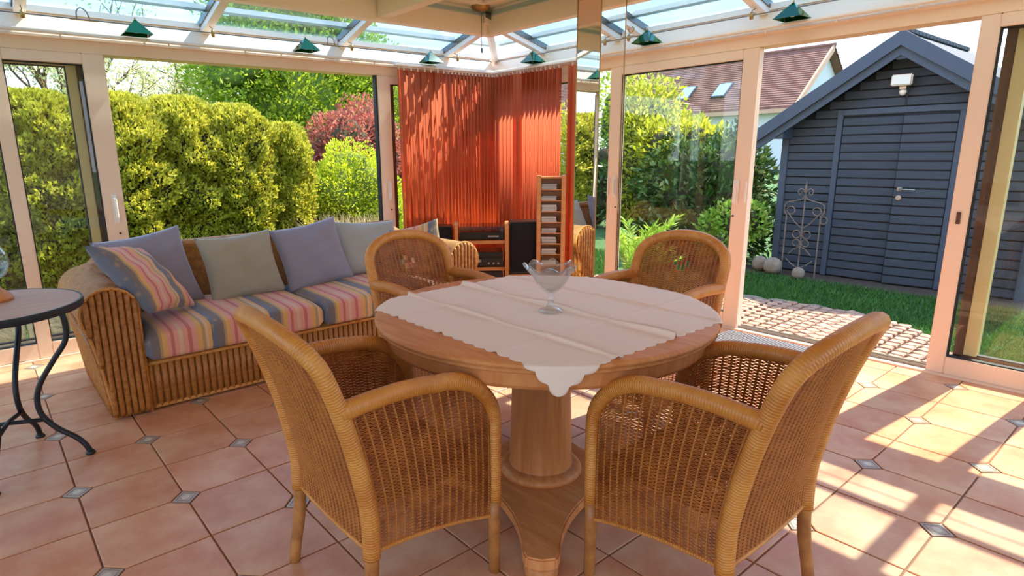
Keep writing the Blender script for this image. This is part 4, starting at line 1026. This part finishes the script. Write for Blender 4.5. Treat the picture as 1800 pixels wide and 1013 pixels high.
def shrub(name, label, loc, blobs, m, L, W, n, seed, cat='shrub', stems=True, up=.25, amp=.16, corek=.74, cm=None, spread=.6, group=None, lowcut=-.8):
    t = thing(name, label, cat, (loc[0], loc[1], GZ), 0, group); Vs = []; Qs = []; b = 0; Vc = []; Qc = []; bc = 0
    tot = sum(r[0]*r[2] for c, r in blobs)
    for k, (c, r) in enumerate(blobs):
        V, Q = crown(c, r, int(n*r[0]*r[2]/tot), L, W, seed+k*5, up=up, amp=amp, spread=spread, lowcut=lowcut); Vs.append(V); Qs.append(Q+b); b += len(V)
        V, Q = core(c, r, seed+k*5, corek, amp); Vc.append(V); Qc.append(Q+bc); bc += len(V)
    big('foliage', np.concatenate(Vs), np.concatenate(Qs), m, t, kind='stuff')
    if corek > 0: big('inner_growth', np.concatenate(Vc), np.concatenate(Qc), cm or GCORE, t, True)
    if stems:
        g = random.Random(seed); mb = MB()
        for k in range(4): c, r = blobs[k % len(blobs)]; mb.tube(cr([(g.uniform(-.1, .1)+c[0]*.2, g.uniform(-.1, .1), -.02), (c[0]*.5+g.uniform(-.1, .1), c[1]*.5, c[2]*.5), (c[0]+g.uniform(-.2, .2)*r[0], c[1], c[2])], 4), .025, 6)
        mb.build('stems', BARK, t)
    return t
def bare_tree(name, label, loc, H, n, m, L, W, seed, spread=.5, leafn=2600, trunk=.09):
    t = thing(name, label, 'tree', (loc[0], loc[1], GZ), 0, 'trees beyond the hedge'); g = random.Random(seed); mb = MB(); tips = []
    def grow(p, d, ln, r, lev):
        pts = [p]; q = p; dd = d
        for k in range(4): dd = (dd+Vector((g.gauss(0, .14), g.gauss(0, .14), g.gauss(.03, .08)))).normalized(); q = q+dd*ln/4; pts.append(q); (tips.append(q) if lev >= 2 else None)
        mb.tube(pts, [r, r*.9, r*.8, r*.7, r*.6], 6)
        if lev < 4:
            for _ in range(3 if lev else n): grow(pts[g.choice((2, 3, 4))], (dd+Vector((g.gauss(0, spread), g.gauss(0, spread), g.gauss(.1, .25)))).normalized(), ln*g.uniform(.55, .75), r*.58, lev+1)
    grow(Vector((0, 0, -.02)), Vector((0, 0, 1)), H*.42, trunk, 0)
    mb.build('branches', BARK, t, smooth=True)
    gg = np.random.default_rng(seed); T = np.array([tuple(p) for p in tips]); P = T[gg.integers(0, len(T), leafn)]+gg.normal(0, .09, (leafn, 3))
    V, Q = leaf_mesh(P, gg.normal(0, 1, (leafn, 3)), L, W, gg, .5, .2); big('foliage', V, Q, m, t, kind='stuff')
def build_plants():
    hx = [(-2.55, .55, 2.2), (-1.72, .55, 2.22), (-.9, .55, 2.2), (-.1, .55, 2.22), (.68, .55, 2.2), (1.42, .54, 2.2), (2.10, .52, 2.2), (2.74, .48, 2.12), (3.28, .36, 1.9)]
    side = ['in the hedge behind the side table', 'in the hedge behind the side table', 'in the hedge behind the side table', 'in the hedge behind the side table', 'in the hedge, seen past the lever-handled panel', 'first full one in the wide opening', 'beside the dark gap, middle of the wide opening', 'near the far end of the hedge', 'slim and lowest, ending the hedge by the lime-green shrub']
    for k, ((x, R, H), s_) in enumerate(zip(hx, side)): thuja(x, 8.25+.06*math.sin(k*2.3), R, H, k+3, 'clipped yellow-green conifer '+s_, 30000 if x > .3 else 16000, lean=.12 if k == 8 else 0)
    shrub('lime_shrub', 'dome-shaped lime-green shrub at the end of the conifer hedge', (4.45, 8.5), [((0, 0, .85), (.62, .55, .70)), ((.55, .1, .7), (.45, .5, .62)), ((-.4, .1, .6), (.4, .45, .6))], LIME, .05, .03, 26000, 31, corek=.8, cm=LCORE)
    shrub('red_shrub', 'coppery red-leaved shrub behind the lime-green shrub', (5.3, 10.2), [((0, 0, 1.35), (.7, .6, .95)), ((.7, .2, 1.5), (.6, .6, .9)), ((-.45, 0, .95), (.5, .5, .6)), ((1.3, .3, 1.0), (.5, .5, .8))], REDL, .09, .04, 13000, 47, corek=.7)
    shrub('leafy_tree', 'tall bright green tree behind the red shrub', (5.6, 13.0), [((0, 0, 2.4), (1.5, 1.2, 1.6)), ((1.2, .3, 3.4), (1.3, 1.1, 1.4)), ((-.9, 0, 3.3), (1.1, 1.0, 1.0)), ((.2, .5, 4.3), (1.4, 1.2, 1.1)), ((-.5, -.4, 1.3), (1.2, .9, 1.2)), ((2.4, .6, 2.6), (1.2, 1, 1.4))], GREENT, .11, .055, 46000, 61, 'tree', corek=.62, cm=TCORE, group='trees beyond the hedge')
    bare_tree('spring_tree', 'young tree with sparse yellow spring leaves above the hedge', (2.3, 12.0), 4.0, 5, PALEL, .07, .035, 5, leafn=3200, trunk=.07)
    bare_tree('spring_tree', 'thin spring tree with dark forked branches behind the hedge', (1.2, 13.5), 4.6, 4, PALEL, .08, .04, 9, leafn=2200, trunk=.09)
    bare_tree('blossom_tree', 'pale blossoming tree beyond the middle of the hedge', (4.3, 15.4), 4.0, 6, PALEL, .08, .045, 14, leafn=6000, trunk=.07)
    bare_tree('spring_tree', 'spring tree beyond the hedge behind the side table', (-1.5, 13.0), 4.6, 5, GREENT, .09, .045, 19, leafn=4500)
    # straw-coloured ornamental grass
    t = thing('ornamental_grass', 'tuft of straw-coloured ornamental grass before the lime-green shrub', 'grass plant', (3.95, 7.6, GZ)); g = np.random.default_rng(8); n = 900
    a = g.uniform(0, 2*PI, n); r = .45*np.sqrt(g.random(n)); b = np.stack([r*np.cos(a)*1.3, r*np.sin(a), np.zeros(n)], -1); h = g.uniform(.35, .72, n); ln = g.normal(0, .22, (n, 2)); w = .004
    sd = np.stack([np.cos(a+1.3), np.sin(a+1.3), 0*a], -1)*w; mid = b+np.stack([ln[:, 0]*h*.35, ln[:, 1]*h*.35, h*.6], -1); tip = b+np.stack([ln[:, 0]*h*1.2, ln[:, 1]*h*1.2, h], -1)
    V = np.stack([b-sd, b+sd, mid+sd, mid-sd, tip+sd*.3, tip-sd*.3], 1).reshape(-1, 3); k = np.arange(n)*6; Q = np.concatenate([np.stack([k, k+1, k+2, k+3], -1), np.stack([k+3, k+2, k+4, k+5], -1)]); big('blades', V, Q, DRYG, t, kind='stuff')
    pot = thing('plant_pot', 'small terracotta pot among the straw grass', 'pot', (4.42, 7.5, GZ)); MB().lathe([(.08, 0), (.11, .42), (.125, .44), (.125, .50), (.10, .50), (.09, .44), (0, .42)], 20).build('pot_body', TERRA, pot, smooth=math.radians(40))
    # shed side
    shrub('golden_shrub', 'tall golden-leaved shrub behind the closed glass panel', (8.45, 6.0), [((0, .1, 1.55), (.75, .7, 1.05)), ((-.1, -.55, 1.5), (.6, .55, .55)), ((.1, .6, 1.4), (.7, .6, 1.1)), ((0, .1, .7), (.8, .9, .8)), ((.1, 1.2, 1.3), (.7, .6, 1.1)), ((.0, -.95, 1.55), (.4, .35, .35))], CHOIS, .10, .045, 22000, 71, corek=.66)
    shrub('laurel_hedge', 'dark glossy laurel bush between the golden shrub and the shed', (8.05, 4.42), [((0, -.05, 1.1), (.55, .55, .62)), ((0, .6, 1.05), (.6, .6, .66)), ((0, .2, .5), (.7, .95, .6))], LAUREL, .12, .05, 9000, 83, corek=.72)
    shrub('box_shrub', 'small bright green shrub at the shed corner', (7.5, 3.90), [((0, 0, .55), (.28, .3, .33)), ((0, .25, .35), (.3, .25, .36))], FERN, .07, .04, 2600, 91, corek=.7)
    shrub('laurel_hedge', 'dark laurel hedge on the far side of the shed', (9.6, -2.1), [((0, k*.9, .75), (.55, .7, .95)) for k in (-2, -1, 0, 1, 2)], LAUREL, .12, .05, 7000, 101, corek=.74)
    shrub('leafy_tree', 'green tree standing beyond the laurel on the far side of the shed', (14.0, -3.6), [((0, 0, 2.6), (1.4, 1.4, 1.3)), ((.3, 1.4, 2.2), (1.2, 1.2, 1.2)), ((0, -1.3, 2.3), (1.2, 1.2, 1.3))], GREENT, .13, .06, 9000, 111, 'tree', corek=.5, group='trees beyond the hedge')
    # fern-like plant by the glass
    t = thing('fern', 'light green arching plant just outside the closed glass panel', 'plant', (5.35, 3.85, GZ)); g = random.Random(3); mb = MB(); P = []; O = []
    for k in range(26):
        a = g.uniform(0, 2*PI); ln = g.uniform(.35, .6); hh = g.uniform(.35, .78); c = cr([(0, 0, 0), (math.cos(a)*ln*.3, math.sin(a)*ln*.3, hh*.7), (math.cos(a)*ln*.75, math.sin(a)*ln*.75, hh)], 8); mb.tube(c, .004, 4)
        for i in range(3, len(c)):
            tdir = (c[i]-c[i-1]).normalized(); sd = tdir.cross(Vector((0, 0, 1)))
            for s in (-1, 1):
                for _ in range(2): P.append(tuple(c[i])); O.append(tuple(sd*s+tdir*.7+Vector((0, 0, .2))))
    mb.build('stems', FERN, t); V, Q = leaf_mesh(np.array(P), np.array(O), .12, .022, np.random.default_rng(3), .25, 0); big('foliage', V, Q, FERN, t, kind='stuff')
    s = thing('garden_light', 'short round steel path light in front of the fern', 'lamp', (4.98, 3.58, GZ+.03)); MB().lathe([(.03, 0), (.03, .27), (0, .27)], 14).build('post', SILVER, s, smooth=math.radians(40)); MB().lathe([(.036, .27), (.036, .30), (.02, .325), (0, .33)], 14).build('cap', SILVER, s, smooth=math.radians(40))
build_plants()

# ------------------------------------------------------------------ shed
def build_shed():
    X0 = 7.70; yl, yr, ya = 3.46, 1.12, 2.31; zg = GZ; ze = 1.60; X1 = 9.9
    zr = 2.49                                       # ridge, underside of roof at the apex about 2.4
    sl = (zr-1.577)/1.39
    t = thing('garden_shed', 'slate-blue boarded garden shed with pitched roof and double door', 'shed', (X0, ya, zg))
    W = lambda x, y, z: (x-X0, y-ya, z-zg)
    def bx(nm, m, lo, hi, par=t, bev=.004): return MB().box(W(*lo), W(*hi)).build(nm, m, par, bevel=bev)
    zu = lambda y: zr-.16-sl*abs(y-ya)             # underside of roof
    # carcass behind the boards
    poly = [(yr+.02, zg), (yl-.02, zg), (yl-.02, zu(yl-.02)), (ya, zu(ya)), (yr+.02, zu(yr+.02))]
    MB().prism([(a, b) for a, b in poly], lambda a, b, q: W(q, a, b), X0+.022, X1).build('carcass', SHEDG, t)
    # horizontal boards, cut to the gable, round the doors
    dl, dr, dt = 2.86, 1.80, 1.715; bh = .094; z = zg+.03
    while z < zu(ya)-.03:
        z1 = z+bh-.013
        def ext(zz): return (zr-.16-zz)/sl
        spans = []
        if z1 < dt: spans = [(dl+.06, yl), (yr, dr-.05)]
        else:
            e = ext(z1)+.012; a, b = max(yr, ya-e), min(yl, ya+e)
            if b-a > .12: spans = [(a, b)]
        for a, b in spans:
            bx('wall_board', SHEDW, (X0, a, z), (X0+.03, b, z1), bev=.004)
        z += bh
    bx('corner_post', SHEDT, (X0-.02, yl-.03, zg), (X0+.07, yl+.05, zu(yl)+.02)); bx('corner_post', SHEDT, (X0-.02, yr-.05, zg), (X0+.07, yr+.03, zu(yr)+.02))
    bx('door_post', SHEDT, (X0-.025, dl, zg+.02), (X0+.02, dl+.06, dt+.06)); bx('door_head', SHEDT, (X0-.025, dr-.05, dt), (X0+.02, dl, dt+.06)); bx('door_post', SHEDT, (X0-.025, dr-.05, zg+.02), (X0+.02, dr, dt))
    # door leaves
    dm = 2.27
    for nm, a, b, hinge, ang in (('door', dm+.006, dl-.006, None, 0), ('door', dr+.006, dm-.006, 'r', .14)):
        e = bpy.data.objects.new(nm, None); COL.objects.link(e); e.parent = t
        piv = (X0-.012, b if not hinge else a, 0); e.location = W(*(piv[0], piv[1], zg)); 
        if hinge: e.rotation_euler = (0, 0, ang)
        q = lambda x, y, zz: (x-piv[0], y-piv[1], zz-zg)
        MB().box(q(X0+.0, a, zg+.03), q(X0+.012, b, dt-.01)).build('door_backing', SHEDG, e)
        z = zg+.03; k = 0
        while z < dt-.04:
            MB().box(q(X0-.016, a, z), q(X0+.0, b, min(z+.081, dt-.01))).build('door_board', SHEDW, e, bevel=.005); z += .094
        if hinge:
            hy, hz = b-.05, .93
            MB().box(q(X0-.026, hy-.022, hz-.02), q(X0-.016, hy+.022, hz+.02)).build('handle_rose', SILVER, e, bevel=.004); MB().tube([q(X0-.02, hy, hz), q(X0-.07, hy, hz), q(X0-.07, hy-.14, hz)], .010, 8).build('door_handle', SILVER, e, smooth=True)
            MB().lathe([(.026, 0), (.026, .012), (0, .014)], 16).build('key_rose', SILVER, e).matrix_local = Matrix.Translation(q(X0-.016, hy, hz-.09)) @ Matrix.Rotation(-PI/2, 4, 'Y')
    # roof slabs with bargeboards
    for s in (1, -1):
        ye = ya+s*1.40; ze_ = zr-sl*1.40; nrm = Vector((0, s*sl, 1)).normalized(); th = .055
        P = [Vector((x, y, zz)) for x in (X0-.27, X1+.2) for y, zz in ((ya, zr), (ye, ze_))]; V = [W(*p) for p in P]+[W(*(p-Vector((0, 0, th)))) for p in P]
        rf = MB().add(V, [(0, 1, 3, 2), (4, 6, 7, 5), (0, 4, 5, 1), (2, 3, 7, 6), (0, 2, 6, 4), (1, 5, 7, 3)]).build('roof', SHEDR, t)
        # two stepped bargeboards on the front gable
        for xo, t0, t1, m in ((X0-.29, .02, -.13, SHEDT), (X0-.25, -.10, -.22, SHEDT)):
            V = [W(x, y, zz+o) for x in (xo, xo+.03) for o in (t0, t1) for y, zz in ((ya, zr), (ye, ze_))]
            MB().add(V, [(0, 1, 3, 2), (4, 6, 7, 5), (0, 4, 5, 1), (2, 3, 7, 6), (0, 2, 6, 4), (1, 5, 7, 3)]).build('bargeboard', SHEDT, rf)
    rt = MB().prism([(0, 0), (.035, .012), (.035, .05), (-.035, .05), (-.035, .012)], lambda a, b, q: (q, a, b), 0, .10).mesh('ridge_cap')
    for k in range(18): link('ridge_cap', rt, SHEDR, t, False, W(X0-.15+k*.12, ya, zr-.012))
    for y in (ya, yl+.0, yr): bx('purlin', SHEDT, (X0-.23, y-.05, zu(y)-.10), (X0+.04, y+.05, zu(y)+.0) if y == ya else (X0+.04, y+.05, zu(y)+.02))
    # floodlight
    f = thing('floodlight', 'pale floodlight with motion sensor under the shed gable', 'floodlight', (X0-.005, 2.30, 1.90))
    MB().box((-.16, -.095, .08), (-.09, .095, .19)).build('housing', SILVER, f, bevel=.01); MB().box((-.166, -.083, .09), (-.158, .083, .18)).build('lens', LAMPW, f, bevel=.003)
    MB().box((-.09, -.03, .05), (0, .03, .10)).build('bracket', SILVER, f); MB().lathe([(0, -.045), (.025, -.035), (.035, -.01), (.03, .01), (0, .015)], 14, (-.07, 0, .03)).build('sensor', HANDLE, f, smooth=True)
    MB().tube([(-.004, -.02, .05), (-.004, -.02, -.18)], .006, 6).build('cord', BLACK, f)
build_shed()

def build_garden_items():
    x = 7.45
    t = thing('garden_trellis', 'rusty wrought-iron trellis with scrolls leaning by the shed', 'trellis', (x, 3.08, GZ))
    R = lambda P, r=.007: MB().tube([(p[2] if len(p) > 2 else 0, p[0], p[1]) for p in P], r, 6)
    def arc(cx, cz, r, a0, a1, n=14): return [(cx+r*math.cos(a0+(a1-a0)*k/n), cz+r*math.sin(a0+(a1-a0)*k/n)) for k in range(n+1)]
    for s in (1, -1):
        R([(s*.19, -.02), (s*.19, .72)], .008).build('upright', RUST, t)
        P = [(s*.19, .72), (s*.225, .78), (s*.20, .86), (s*.10, .89), (s*.03, .91), (0, .96)]; R([(p.x, p.y) for p in cr([(a, b, 0) for a, b in P], 6)]).build('top_curve', RUST, t, smooth=True)
        R(arc(s*.145, .775, .045, 0, 2*PI)).build('scroll', RUST, t, smooth=True); R(arc(s*.225, .68, .04, 0, 2*PI)).build('scroll', RUST, t, smooth=True) if s < 0 else None
        R([(s*.17, .74), (s*.09, .64), (0, .57)]).build('heart_bar', RUST, t)
        R(arc(s*.055, .50, .045, 0, 2*PI)).build('scroll', RUST, t, smooth=True); R(arc(s*.05, .40, .04, 0, 2*PI)).build('scroll', RUST, t, smooth=True)
        R([(0, .36), (s*.06, .33), (s*.13, .26)]).build('leaf_bar', RUST, t); R([(0, .10), (s*.08, .14), (s*.15, .20)]).build('leaf_bar', RUST, t)
        R([(p.x, p.y) for p in cr([(s*.0, 1.0, 0), (s*.05, 1.03, 0), (s*.085, 1.0, 0), (s*.06, .96, 0), (s*.035, .99, 0)], 5)]).build('finial_scroll', RUST, t, smooth=True)
    R([(0, .0), (0, .96)], .008).build('middle_bar', RUST, t); MB().lathe([(0, 0), (.022, .04), (.012, .09), (0, .17)], 10, (0, 0, .96)).build('finial', RUST, t, smooth=True)
    for (px, py, r, lab) in ((7.35, 3.33, .105, 'round grey stone ball with a knob at the shed corner'), (7.45, 3.53, .095, 'round grey stone ball under the laurel at the shed corner'), (7.28, 3.0, .07, 'small round stone in front of the trellis')):
        s = MB().lathe([(0, 0)]+[(r*math.sin(PI*k/12)*(1+.03*math.sin(5*k)), r-r*math.cos(PI*k/12)) for k in range(1, 12)]+[(0, 2*r)], 18).build('stone_ball', STONE, None, smooth=True, loc=(px, py, GZ+.004)); tag(s, lab, 'stone', 'stones by the shed')
    for k, (px, py, sx, sy) in enumerate(((5.98, 2.60, .16, .09), (5.93, 2.86, .2, .1), (6.02, 2.30, .12, .07), (6.0, 1.95, .10, .06))):
        g = random.Random(k); s = MB().lathe([(0, 0), (.8, .0), (1.0, .25), (.85, .6), (.4, .78), (0, .8)], 12, rmod=lambda a, i: 1+.12*math.sin(3*a+k)+.06*math.cos(5*a)).build('edging_stone', STONE, None, smooth=True, loc=(px, py, GZ-.01)); s.scale = (sy, sx, .07); tag(s, 'flat field stone edging the cobbled strip', 'stone', 'edging stones of the cobbles')
build_garden_items()

# ------------------------------------------------------------------ neighbour's house
def build_house():
    t = thing('house', "neighbour's house with red tiled roof and skylights beyond the shed", 'house', (39, 17.2, GZ)); W = lambda x, y, z: (x-39, y-17.2, z-GZ)
    y0, y1 = 17.2, 52; xe, xr_, ze, zr = 39.0, 43.6, 3.75, 7.55; xb2 = 48.2
    poly = [(xe+.5, GZ), (xb2-.5, GZ), (xb2-.5, ze+.3), (xr_, zr-.25), (xe+.5, ze+.3)]
    MB().prism(poly, lambda a, b, q: W(a, q, b), y0+.5, y1-.5).build('wall', HWALL, t)
    n = 26
    for side in (0, 1):
        mb = MB(); V = []; F = []
        for k in range(n+1):
            for st in (0, 1):
                u = k/n; x = xe+(xr_-xe)*u if not side else xb2-(xb2-xr_)*u; z = ze+(zr-ze)*u+(.075 if st else 0)
                V += [W(x, y0, z), W(x, y1, z)]
        for k in range(n): a = k*4; F.append((a, a+1, a+3, a+2)); F.append((a+2, a+3, a+5, a+4))
        V += [W(xe if not side else xb2, y0, ze-.18), W(xe if not side else xb2, y1, ze-.18), W(xr_, y0, zr-.2), W(xr_, y1, zr-.2)]; m = len(V); F += [(m-4, m-3, 1, 0), (m-4, m-2, m-1, m-3)]
        rf = MB().add(V, F).build('roof', ROOFT, t, fix=False)
        if not side:
            for y in (22.9, 25.6, 31.0):
                u = .34; x = xe+(xr_-xe)*u; z = ze+(zr-ze)*u; M_ = Matrix.Translation(W(x, y, z+.12)) @ Matrix.Rotation(-math.atan2(zr-ze, xr_-xe), 4, 'Y')
                f = MB().box((-.75, -.5, -.05), (.75, .5, .06), M_).build('skylight', SHEDR, rf); f2 = MB().box((-.66, -.42, .06), (.66, .42, .08), M_).build('pane', SKYL, rf)
            V = [W(xe, y0-.02, ze-.3), W(xr_, y0-.02, zr-.32), W(xr_, y0-.02, zr+.1), W(xe, y0-.02, ze+.12), W(xe, y0+.12, ze-.3), W(xr_, y0+.12, zr-.32), W(xr_, y0+.12, zr+.1), W(xe, y0+.12, ze+.12)]
            MB().add(V, [(0, 1, 2, 3), (4, 7, 6, 5), (0, 4, 5, 1), (1, 5, 6, 2), (2, 6, 7, 3), (3, 7, 4, 0)]).build('verge_board', HFASC, rf)
    MB().box(W(xe-.15, y0, ze-.35), W(xe+.55, y1, ze-.10)).build('eaves_fascia', HFASC, t)
    for y in (20, 24, 28, 33):
        w = MB().box(W(xe+.46, y, 1.0), W(xe+.52, y+1.2, 2.4)).build('window', HANDLE, t); MB().box(W(xe+.44, y+.08, 1.08), W(xe+.47, y+1.12, 2.32)).build('pane', SKYL, w)
    tl = MB().tube([W(xr_, y0-.05, zr+.06), W(xr_, y1, zr+.06)], .12, 8).build('ridge', ROOFT, t)
build_house()
